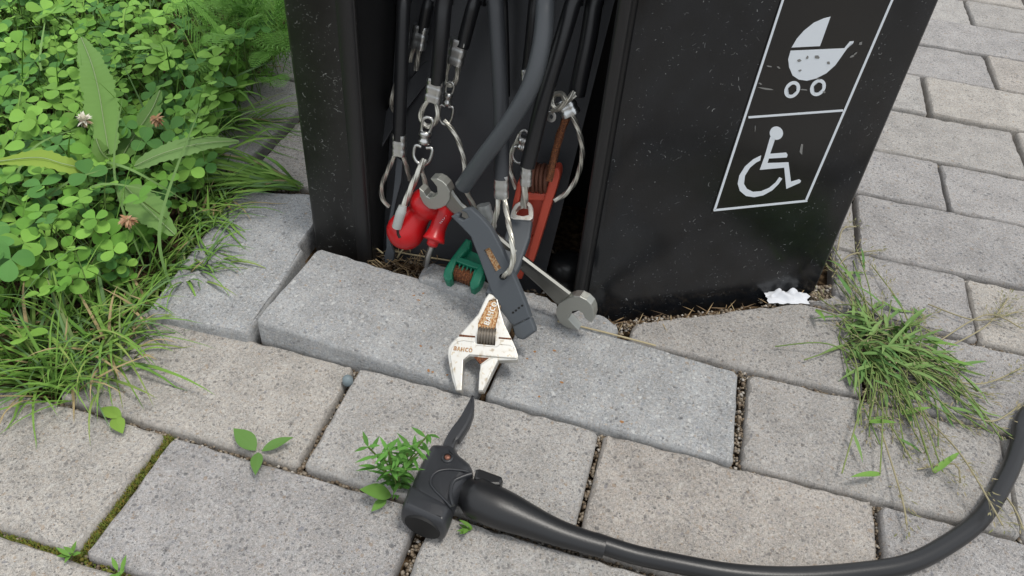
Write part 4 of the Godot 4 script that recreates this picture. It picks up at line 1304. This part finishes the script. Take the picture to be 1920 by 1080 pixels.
func verge() -> void:
	rng.seed = 101
	# ground the clover stands on (measured on the ground, a little inside the overhanging edge)
	var poly := gp([[-60, 735], [120, 655], [250, 560], [340, 452], [405, 395], [430, 300], [455, 210], [530, 140], [560, 60], [575, -40]])
	poly.append(Vector2(-0.3, -1.75)); poly.append(Vector2(-1.7, -1.75)); poly.append(Vector2(-1.5, -0.3)); poly.append(Vector2(-0.75, -0.3))
	var bb := Rect2(poly[0], Vector2.ZERO)
	for q in poly: bb = bb.expand(q)
	var vars := []
	for k in 22:
		var st := ST()
		trefoil(st, 0.0160, 0.09)
		st.generate_normals()
		vars.append(st.commit())
	var spots := []
	var tries := 0
	while spots.size() < 5200 and tries < 80000:
		tries += 1
		var p := Vector3(rr(bb.position.x, bb.end.x), 0, rr(bb.position.y, bb.end.y))
		if not in_poly(p, poly): continue
		# feathery leaves take over beside the post far back
		var far := G(470, 60, 0)
		if Vector2(p.x - far.x, p.z - far.z).length() < 0.13 and rng.randf() < 0.75: continue
		p.y = 0.008 + pow(rng.randf(), 1.3) * 0.068
		var v := p - EYE
		var depth := -v.dot(CZ)
		var sx := 960 + FPX * v.dot(CX) / depth
		var sy := 540 - FPX * v.dot(CY) / depth
		var vis := depth > 0 and sx > -60 and sx < 1000 and sy > -60 and sy < 1100
		if not vis and rng.randf() < 0.7: continue
		spots.append({p = p, w = (p.y * 6.0 + 1.0 / depth) if vis else -1.0})
	spots.sort_custom(func(x, y): return x.w > y.w)
	var cp := thing("clover_patch", "dense green clover patch covering the ground left of the station", "clover", G(200, 300, 0))
	var mm := MultiMesh.new()
	var rest := []
	for i in spots.size():
		var q: Dictionary = spots[i]
		var sc := rr(0.62, 1.12) * (1.0 if rng.randf() < 0.75 else 0.7) * (0.75 if q.p.y < 0.025 else 1.0)
		var b := Basis(Vector3.UP, rng.randf() * TAU)
		b = Basis(Vector3(rr(-1, 1), 0, rr(-1, 1)).normalized(), rr(0, 0.5)) * b
		# leaves lean a little to the open side, where the light is
		b = Basis(Vector3.RIGHT, rr(0.0, 0.35)) * b
		b = b.scaled(Vector3.ONE * sc)
		if i < 300:
			var o := MeshInstance3D.new()
			o.name = "clover_leaf"
			o.mesh = vars[rng.randi() % vars.size()]
			o.material_override = M.leaf
			cp.add_child(o, true)
			o.transform = Transform3D(b, q.p - cp.position)
		else: rest.append(Transform3D(b, q.p))
	var all := ST()
	for t in rest: all.append_from(vars[rng.randi() % vars.size()], 0, t)
	var un := meshnode("clover_undergrowth", all.commit(), M.leaf, cp)
	un.set_meta("kind", "stuff")
	# grass among the clover
	var gs := ST()
	for k in 8500:
		var p := Vector3(rr(bb.position.x, bb.end.x), -0.012, rr(bb.position.y, bb.end.y))
		if not in_poly(p, poly): continue
		var a := rng.randf() * TAU
		var c := grassc()
		blade(gs, p, Vector3(cos(a) * rr(.2, .9), 1.0, sin(a) * rr(.2, .9)), rr(0.035, 0.115), rr(0.0013, 0.0032), rr(0.3, 1.6), c, c * 1.1, 5, -0.01)
	for k in 700:
		var p := Vector3(rr(bb.position.x, bb.end.x), 0.0, rr(bb.position.y, bb.end.y))
		if not in_poly(p, poly): continue
		var a := rng.randf() * TAU
		var c := grassc() * 1.1
		blade(gs, p, Vector3(cos(a) * rr(.2, .8), 1.0, sin(a) * rr(.2, .8)), rr(0.09, 0.16), rr(0.0016, 0.0032), rr(0.6, 2.4), c, c, 7, -0.01)
	var go := obj("verge_grass", gs, M.grass)
	go.set_meta("kind", "stuff")
	tag(go, "thin green grass growing up between the clover leaves", "grass")
	# dead bits on the soil
	var ds := ST()
	for k in 900:
		var p := Vector3(rr(bb.position.x, bb.end.x), rr(-0.012, 0.012), rr(bb.position.y, bb.end.y))
		if not in_poly(p, poly): continue
		var a := rng.randf() * TAU
		var c := Color(0.28, 0.19, 0.09).lerp(Color(0.36, 0.30, 0.16), rng.randf())
		blade(ds, p, Vector3(cos(a), 0.1, sin(a)), rr(0.02, 0.06), rr(0.0012, 0.004), 0.2, c, c, 3)
	var dl := obj("leaf_litter", ds, M.dry)
	dl.set_meta("kind", "stuff")
	tag(dl, "dead brown grass and leaf litter under the clover", "litter")
	# long blades here and there above the clover
	var lg := thing("tall_grass", "scattered long pale green grass blades arching above the clover", "grass", G(150, 500, 0))
	for a in [[[270, 500], [215, 330], [230, 180], [.01, .07, .10]], [[330, 560], [300, 420], [380, 190], [0, .06, .1]], [[0, 400], [60, 280], [150, 240], [.04, .07, .06]], [[40, 410], [130, 340], [230, 310], [.03, .07, .08]], [[120, 400], [190, 345], [335, 370], [.03, .075, .06]], [[180, 300], [250, 320], [370, 390], [.05, .08, .03]], [[350, 80], [330, 40], [322, 18], [.03, .07, .09]], [[90, 30], [130, 40], [145, 75], [.06, .08, .05]], [[30, 330], [70, 260], [10, 200], [.02, .05, .06]], [[100, 170], [75, 120], [88, 20], [.02, .06, .07]]]:
		var st := ST()
		var c := Color(0.17, 0.29, 0.09) * rr(0.85, 1.15)
		ribbon(st, curve(PackedVector3Array([G(a[0][0], a[0][1], a[3][0]), G(a[1][0], a[1][1], a[3][1]), G(a[2][0], a[2][1], a[3][2])]), .008), rr(.0020, .0030), c)
		obj("grass_blade", st, M.grass, lg)
	# feathery yarrow beside the post
	var ya := thing("feathery_weed", "feathery fine leaved green weed crowding the black post", "weed", G(480, 110, 0))
	for k in 95:
		var st := ST()
		var b := G(rr(400, 556), rr(-60, 185), 0)
		frond(st, b + Vector3(0, rr(0.01, 0.07), 0), Vector3(rr(-.6, 0.8), rr(.3, 1.2), rr(-0.2, 1.0)), rr(0.06, 0.11))
		obj("frond", st, M.leaf, ya)
func ribbon(st: SurfaceTool, p: PackedVector3Array, w: float, c: Color, teeth := 0.0, prof := 0) -> void:
	var n := p.size()
	for i in n - 1:
		var q := []
		for j in [i, i + 1]:
			var t := float(j) / (n - 1)
			var d := (p[mini(j + 1, n - 1)] - p[maxi(j - 1, 0)]).normalized()
			var view := (EYE - p[j]).normalized()
			var s := d.cross(Vector3.UP.lerp(view, 0.5)).normalized()
			var ww := w * 0.5 * (minf(1.0, 0.45 + t * 2.2) * (1.0 - pow(t, 3.0)))
			if prof == 1: ww = w * 0.5 * pow(sin(PI * pow(t, 0.75) * 0.96 + 0.06), 0.75)
			if teeth > 0: ww *= 1.0 + teeth * (1.0 if j % 3 == 0 else -0.6) * (0.6 + 0.6 * sin(j * 1.37)) + 0.06 * sin(j * 0.41)
			var nn := s.cross(d).normalized()
			q.append([p[j] - s * ww, p[j] - nn * ww * 0.22, p[j] + s * ww])
		st.set_color(c)
		for k in 2: quad(st, q[0][k], q[0][k + 1], q[1][k + 1], q[1][k], Vector3.UP)
func frond(st: SurfaceTool, b: Vector3, dir: Vector3, len_: float) -> void:
	var d := dir.normalized()
	var p := b
	var c := Color(0.15, 0.32, 0.06) * rr(0.85, 1.25)
	var side := d.cross(Vector3.UP).normalized()
	var n := 16
	for i in n:
		var t := float(i) / n
		var l := len_ * 0.26 * sin(PI * (0.15 + t * 0.82))
		for s in [-1.0, 1.0]:
			var q: Vector3 = (side * s + d * 0.8).normalized()
			blade(st, p, q + Vector3.UP * 0.15, l, 0.0018, 0.1, c, c, 2)
			for j in 3:
				var pp: Vector3 = p + q * l * (0.3 + 0.22 * j)
				blade(st, pp, q + d * 0.9 + Vector3.UP * rr(-.3, .5), l * 0.36, 0.0016, 0.1, c, c * 1.1, 1)
				blade(st, pp, q - d * 0.5 + Vector3.UP * rr(-.3, .5), l * 0.32, 0.0016, 0.1, c, c * 1.1, 1)
		var p2 := p + d * len_ / n
		blade(st, p, d, len_ / n * 1.3, 0.0014, 0, c, c, 1)
		p = p2
		d = (d + Vector3.DOWN * 0.05).normalized()
func weeds() -> void:
	rng.seed = 202
	# broad plant with long toothed leaves
	var t := thing("dandelion_plant", "young plant with long jagged light green leaves amid the clover", "weed", G(225, 300, 0))
	for a in [
		[[[205, 290, .045], [195, 230, .06], [185, 170, .075], [172, 120, .085], [152, 70, .088]], .030, Color(0.17, 0.31, 0.08)],
		[[[205, 300, .04], [190, 285, .05], [180, 260, .06]], .014, Color(0.15, 0.27, 0.07)],
		[[[252, 312, .04], [300, 290, .052], [350, 275, .058], [400, 267, .056], [448, 265, .05]], .018, Color(0.18, 0.30, 0.10)],
		[[[165, 318, .05], [120, 308, .06], [70, 296, .062], [-10, 304, .055]], .017, Color(0.24, 0.35, 0.06)],
		[[[235, 350, .03], [265, 380, .03], [298, 412, .026], [328, 440, .018]], .030, Color(0.16, 0.28, 0.08)],
		[[[225, 300, .03], [255, 250, .04], [285, 205, .045], [300, 170, .05]], .020, Color(0.14, 0.26, 0.07)]]:
		var p := PackedVector3Array()
		for q in a[0]: p.append(G(q[0], q[1], q[2] + .022))
		var st := ST()
		var cv := curve(p, .0026)
		ribbon(st, cv, a[1], a[2], .13, 1)
		var lf := obj("leaf", st, M.leaf, t)
		st = ST()
		st.set_color(Color(0.30, 0.40, 0.19))
		for i in cv.size(): cv[i] += (EYE - cv[i]).normalized() * 0.0006 + Vector3(0, 0.0003, 0)
		tube(st, cv, .0005, 4)
		obj("midrib", st, M.leaf, lf)
	# clover flowers
	for a in [["pale half withered white clover flower over the clover leaves", [158, 226, .075], 1], ["brown withered clover flower hanging beside the upright toothed leaf", [292, 222, .07], 0], ["brown withered clover flower low over the stones' edge", [239, 411, .06], 0]]:
		var c := G(a[1][0], a[1][1], a[1][2] + .012)
		t = thing("clover_flower", a[0], "flower", c, "clover flower heads")
		for k in 84:
			var st := ST()
			var th := rr(0.2, 1.0)
			var an := rng.randf() * TAU
			var d := Vector3(cos(an) * th, rr(-1.4, 0.15) if (a[2] == 0 or k < 30) else rr(0.1, 1.6), sin(an) * th)
			var col: Color = Color(0.30, 0.15, 0.07).lerp(Color(0.40, 0.26, 0.16), rng.randf())
			if a[2] == 1: col = Color(0.80, 0.76, 0.66) if k >= 22 else Color(0.40, 0.28, 0.19)
			blade(st, c, d, rr(0.005, 0.0095), 0.0031, 1.2, col, col * 1.15, 3)
			obj("petal", st, M.petal, t)
		var st := ST()
		st.set_color(Color(0.14, 0.24, 0.06))
		tube(st, curve(PackedVector3Array([c, c + Vector3(.006, -.02, -.004), Vector3(c.x + .012, -.01, c.z - .01)]), .01), .0009, 5)
		obj("stem", st, M.leaf, t)
	# grass tufts on the verge's edge
	tuft("grass_tuft", "bushy green grass tuft spilling onto the front left paving stones", [150, 690], 290, 0.098, [-3.1, 3.1], 0.9, 0.042)
	tuft("grass_tuft", "low grass tuft hugging the loose stone's verge side edge", [345, 515], 130, 0.07, [-1.2, 2.2], 0.8, 0.028)
	tuft("grass_tuft", "short grass tuft between the bushy tuft and the raised verge stone", [250, 590], 110, 0.06, [-3.1, 3.1], 0.8, 0.03)
	tuft("grass_tuft", "short grass tuft fringing the clover beside the verge stone's middle", [388, 430], 100, 0.055, [-2.2, 2.2], 0.9, 0.026)
	tuft("grass_tuft", "sparse grass tuft leaning over the joint of the verge stones", [425, 250], 34, 0.12, [-0.5, 0.4], 0.5, 0.03)
	combed()
	right_tuft()
	# knotweed by the pump head
	t = thing("knotweed", "small leafy green weed growing from the joint behind the pump head", "weed", G(742, 925, 0))
	var b := G(742, 920, -.006)
	for a in [[690, 838, .05], [715, 850, .055], [728, 845, .06], [752, 850, .062], [775, 835, .065], [803, 815, .07], [785, 848, .06], [705, 875, .04], [760, 880, .045], [735, 880, .05]]:
		var e := G(a[0], a[1], a[2] * 0.8)
		var cv := curve(PackedVector3Array([b + Vector3(rr(-.006, .006), 0, rr(-.004, .004)), b.lerp(e, .5) + Vector3(0, .008, 0), e]), .006)
		var st := ST()
		st.set_color(Color(0.15, 0.22, 0.06))
		tube(st, cv, .0007, 5)
		obj("stem", st, M.leaf, t)
		for i in range(1, cv.size()):
			for k in (1 if i < cv.size() - 1 else 3):
				st = ST()
				var an := rng.randf() * TAU
				var c := Color(0.10, 0.24, 0.05) * rr(0.85, 1.3)
				var d := Vector3(cos(an), rr(0.1, 1.0), sin(an)).normalized()
				leaf(st, cv[i], d, rr(0.009, 0.016), rr(0.0022, 0.0034), c)
				obj("leaf", st, M.leaf, t)
	for a in [[[735, 930, .006], [700, 920, .014], .013, .024], [[725, 935, .005], [705, 950, .006], .007, .014]]:
		var st := ST()
		var p := G(a[0][0], a[0][1], a[0][2])
		leaf(st, p, G(a[1][0], a[1][1], a[1][2]) - p, a[3], a[2], Color(0.14, 0.27, 0.06))
		obj("leaf", st, M.leaf, t)
	# plantain seedling, two round leaves, tiny sprigs
	t = thing("seedling", "three leaved seedling growing in the front paving joint", "seedling", G(483, 848, 0), "seedlings in the joints")
	for a in [[[480, 845], [452, 815], .017], [[484, 848], [480, 872], .011], [[490, 846], [528, 826], .011]]:
		var st := ST()
		var p := G(a[0][0], a[0][1], .002)
		var e := G(a[1][0], a[1][1], .008) - p
		leaf(st, p, e, e.length() * 1.5, a[2] * 0.8, Color(0.12, 0.235, 0.06))
		obj("leaf", st, M.leaf, t)
	t = thing("seedling", "two round pale green leaves lying below the grass tuft", "seedling", G(215, 785, 0), "seedlings in the joints")
	for a in [[[228, 784], [188, 762], .0105], [[214, 782], [228, 808], .0105]]:
		var st := ST()
		var p := G(a[0][0], a[0][1], .005)
		var e := G(a[1][0], a[1][1], .007) - p
		leaf(st, p, e, e.length() * 1.05, a[2], Color(0.20, 0.33, 0.06))
		obj("leaf", st, M.leaf, t)
	for a in [["tiny green sprig peeping out under the pump head", [882, 993]], ["tiny yellow green sprig at the mossy joint's lower end", [135, 1040]], ["tiny green sprig in the joint at the mossy stone's front", [222, 1074]]]:
		t = thing("seedling", a[0], "seedling", G(a[1][0], a[1][1], 0), "seedlings in the joints")
		for k in 6:
			var st := ST()
			var an := rng.randf() * TAU
			leaf(st, G(a[1][0] + rr(-6, 6), a[1][1] + rr(-4, 4), rr(0, .006)), Vector3(cos(an), .5, sin(an)), rr(.006, .011), .0028, Color(0.13, 0.26, 0.05) * rr(.9, 1.2))
			obj("leaf", st, M.leaf, t)
func leaf(st: SurfaceTool, p: Vector3, dir: Vector3, len_: float, w: float, c: Color) -> void:
	var d := dir.normalized()
	var s := d.cross(Vector3.UP)
	if s.length() < .2: s = Vector3.RIGHT
	s = s.normalized()
	var n := s.cross(d).normalized()
	var pr := []
	for i in 9:
		var t := i / 8.0
		pr.append([t, sin(PI * pow(t, 0.85))])
	for i in 8:
		var q := []
		for j in [i, i + 1]:
			var m: Vector3 = p + d * pr[j][0] * len_ + n * (-0.12 * pr[j][0] * pr[j][0] * len_)
			q.append([m - s * pr[j][1] * w * .5 + n * pr[j][1] * w * .12, m, m + s * pr[j][1] * w * .5 + n * pr[j][1] * w * .12])
		for k in 2:
			st.set_color(c * (1.0 if k == 0 else 0.96))
			quad(st, q[0][k], q[0][k + 1], q[1][k + 1], q[1][k], n)
func tuft(called: String, label: String, at: Array, count: int, len_: float, arc: Array, rise: float, spread: float) -> void:
	var b := G(at[0], at[1], -.01)
	var t := thing(called, label, "grass", Vector3(b.x, 0, b.z), "grass tufts along the verge")
	for k in count:
		var st := ST()
		var a := rr(arc[0], arc[1])
		var c := grassc()
		var tip := c.lerp(Color(0.34, 0.32, 0.12), 0.5 if rng.randf() < 0.2 else 0.0)
		if rng.randf() < 0.09:
			c = Color(0.36, 0.28, 0.14)
			tip = Color(0.42, 0.33, 0.18)
		var q := sqrt(rng.randf()) * spread
		var qa := rng.randf() * TAU
		var p := b + Vector3(cos(qa) * q, 0, sin(qa) * q)
		blade(st, p, Vector3(cos(a), rise * rr(0.3, 1.9), sin(a)), len_ * rr(0.35, 1.1), rr(0.0014, 0.0034), rr(0.4, 3.0), c, tip, 8, 0.001)
		obj("grass_blade", st, M.grass, t)
# flat combed grass between verge and post
func combed() -> void:
	var t := thing("combed_grass", "long flat grass blades lying across the stones to the black post", "grass", G(430, 330, 0))
	for k in 66:                                              # from the tuft by the post, blown to the verge
		var st := ST()
		var x := 545 + rr(-40, 25)
		var y := 350 + rr(-10, 8)
		var e := x - rr(70, 260)
		var ey := y + rr(-70, 18)
		var c := grassc()
		if rng.randf() < 0.1: c = Color(0.36, 0.30, 0.16)
		ribbon(st, curve(PackedVector3Array([G(x, y, .004), G(lerpf(x, e, .45), lerpf(y, ey, .5) - rr(0, 14), rr(.012, .028)), G(e, ey, rr(.006, .03))]), .012), rr(.0018, .0036), c)
		obj("grass_blade", st, M.grass, t)
	for k in 24:
		var st := ST()
		var x := rr(300, 440)
		var y := rr(160, 330)
		var e := x + rr(60, 150)
		var c := grassc()
		ribbon(st, curve(PackedVector3Array([G(x, y, .01), G((x + e) * .5, y - rr(0, 40), rr(.03, .05)), G(e, y + rr(-60, 40), rr(.01, .03))]), .012), rr(.0018, .0034), c)
		obj("grass_blade", st, M.grass, t)
	for k in 44:
		var st := ST()
		var x := rr(345, 440)
		var y := 640 - x * 0.62 + rr(-30, 40)
		var a := rr(-0.6, 1.4)
		var c := grassc()
		if rng.randf() < 0.14: c = Color(0.38, 0.30, 0.15)
		blade(st, G(x, y, 0), Vector3(cos(a), rr(.2, .9), sin(a)), rr(.03, .07), rr(.0018, .0034), rr(.8, 2.0), c, c, 6, .011)
		obj("grass_blade", st, M.grass, t)
func right_tuft() -> void:
	var b := G(1645, 655, 0)
	var t := thing("weed_grass_tuft", "sprawling weed grass tuft with seed heads beside the panel's right foot", "grass", Vector3(b.x, 0, b.z))
	# stems fan out low over the stones: [end x, end y, count]
	for a in [[1560, 500, 5], [1610, 470, 6], [1680, 540, 6], [1750, 610, 6], [1840, 650, 6], [1880, 740, 10], [1870, 800, 12], [1820, 850, 12], [1760, 800, 10], [1700, 830, 8], [1640, 850, 6], [1500, 690, 4], [1590, 590, 6], [1690, 620, 6], [1790, 700, 10]]:
		for k in a[2]:
			var st := ST()
			var e := G(a[0] + rr(-75, 60), a[1] + rr(-50, 50), rr(.001, .008))
			var s := b + Vector3(rr(-.034, .034), 0, rr(-.026, .026))
			e = s.lerp(e, rr(.35, 1.1))
			var m := s.lerp(e, .45) + Vector3(rr(-.006, .006), rr(.003, .013), rr(-.006, .006))
			var cv := curve(PackedVector3Array([s, m, e]), .008)
			var c := Color(0.15, 0.24, 0.07).lerp(Color(0.24, 0.28, 0.11), rng.randf())
			st.set_color(c)
			tube(st, cv, .0006, 5)
			obj("stem", st, M.grass, t)
			var nl := 1 + rng.randi() % 2
			for j in nl:
				st = ST()
				var i := rng.randi_range(1, maxi(1, cv.size() - 3))
				var d := (cv[mini(i + 1, cv.size() - 1)] - cv[i - 1]).normalized().rotated(Vector3.UP, rr(-1.3, 1.3))
				var lc := Color(0.10, 0.21, 0.06).lerp(Color(0.20, 0.31, 0.10), rng.randf())
				blade(st, cv[i], d + Vector3.UP * rr(-.1, .4), rr(.014, .038), rr(.0026, .0052), rr(.3, 1.4), lc, lc, 6, .002)
				obj("leaf", st, M.grass, t)
			if rng.randf() < 0.62:
				st = ST()
				panicle(st, cv)
				obj("seed_head", st, M.grass, t)
	for a in [[1745, 770, 1690, 775], [1830, 692, 1740, 670], [1800, 655, 1730, 640], [1800, 850, 1750, 885], [1590, 900, 1650, 888], [1545, 610, 1530, 580], [1680, 800, 1630, 790]]:
		var st := ST()
		var p := G(a[2], a[3], .008)
		st.set_color(Color(0.20, 0.26, 0.09))
		tube(st, curve(PackedVector3Array([b.lerp(p, .25), b.lerp(p, .6) + Vector3(0, .008, 0), p]), .01), .0006, 5)
		var e := G(a[0], a[1], .010) - p
		blade(st, p, e + Vector3.UP * .008, e.length(), .0052, .5, Color(0.16, 0.30, 0.06), Color(0.17, 0.31, 0.07), 7, .002)
		obj("leaf", st, M.grass, t)
	# pale dry stalks with seeds to the right
	var sd := thing("dry_grass_stalks", "pale dry grass stalks with seed heads lying right of the weed tuft", "grass", G(1820, 600, 0))
	for a in [[[1740, 570], [1830, 600], [1905, 585]], [[1760, 640], [1850, 590], [1915, 615]], [[1780, 650], [1850, 610], [1890, 560]], [[1700, 690], [1830, 720], [1915, 690]], [[1790, 770], [1860, 790], [1912, 760]], [[1720, 880], [1790, 870], [1800, 905]], [[1720, 770], [1800, 850], [1880, 985]], [[1860, 900], [1900, 950], [1918, 990]], [[1570, 470], [1580, 430], [1605, 425]], [[1560, 520], [1590, 480], [1640, 470]], [[1650, 800], [1690, 930], [1700, 985]]]:
		var st := ST()
		var h := rr(.002, .006)
		if a[2][0] == 1880: h = .018
		var cv := curve(PackedVector3Array([G(a[0][0], a[0][1], .003), G(a[1][0], a[1][1], h + .004), G(a[2][0], a[2][1], h)]), .006)
		st.set_color(Color(0.36, 0.32, 0.20))
		tube(st, cv, .0007, 5)
		obj("stem", st, M.grass, sd)
		st = ST()
		panicle(st, cv)
		obj("seed_head", st, M.grass, sd)
func panicle(st: SurfaceTool, cv: PackedVector3Array) -> void:
	var n := cv.size()
	for i in range(int(n * .55), n):
		for k in 3:
			var d := (cv[i] - cv[i - 1]).normalized()
			var o := (d + Vector3(rr(-.9, .9), rr(-.1, .6), rr(-.9, .9))).normalized()
			var l := rr(.004, .012)
			var c := Color(0.30, 0.27, 0.15)
			blade(st, cv[i], o, l, .0006, 0, c, c, 1)
			var e := cv[i] + o * l
			e.y = maxf(e.y, .0015)
			var sc := Color(0.18, 0.19, 0.09).lerp(Color(0.32, 0.27, 0.17), rng.randf())
			blade(st, e, o + Vector3(rr(-.3, .3), 0, rr(-.3, .3)), rr(.003, .0055), .0013, 0, sc, sc, 2)

func _ready() -> void:
	# camera
	var cam := Camera3D.new()
	cam.name = "camera"
	cam.transform = Transform3D(Basis(CX, CY, CZ), EYE)
	cam.fov = rad_to_deg(2.0 * atan(540.0 / FPX))
	cam.near = 0.02
	cam.far = 60.0
	add_child(cam)
	cam.current = true
	# overcast daylight
	var we := WorldEnvironment.new()
	we.name = "environment"
	var env := Environment.new()
	env.background_mode = Environment.BG_SKY
	var sk := ProceduralSkyMaterial.new()
	sk.sky_top_color = Color(0.84, 0.855, 0.875)
	sk.sky_horizon_color = Color(0.78, 0.80, 0.82)
	sk.sky_curve = 0.2
	sk.ground_horizon_color = Color(0.42, 0.43, 0.40)
	sk.ground_bottom_color = Color(0.3, 0.3, 0.28)
	sk.sun_angle_max = 0.0
	var sky := Sky.new()
	sky.sky_material = sk
	env.sky = sky
	env.tonemap_mode = Environment.TONE_MAPPER_LINEAR
	env.tonemap_exposure = 1.4
	env.sdfgi_enabled = true
	env.ssao_enabled = true
	env.ssil_enabled = true
	we.environment = env
	add_child(we)
	var sun := DirectionalLight3D.new()
	sun.name = "sun"
	sun.light_energy = 0.45
	sun.light_angular_distance = 14.0
	sun.light_color = Color(1.0, 0.98, 0.95)
	sun.shadow_enabled = true
	add_child(sun)
	sun.look_at_from_position(Vector3(0.5, 2.0, 0.2), Vector3.ZERO, Vector3.FORWARD)
	materials()
	paving()
	station()
	tethers()
	tools()
	verge()
	weeds()
	joint_fill()
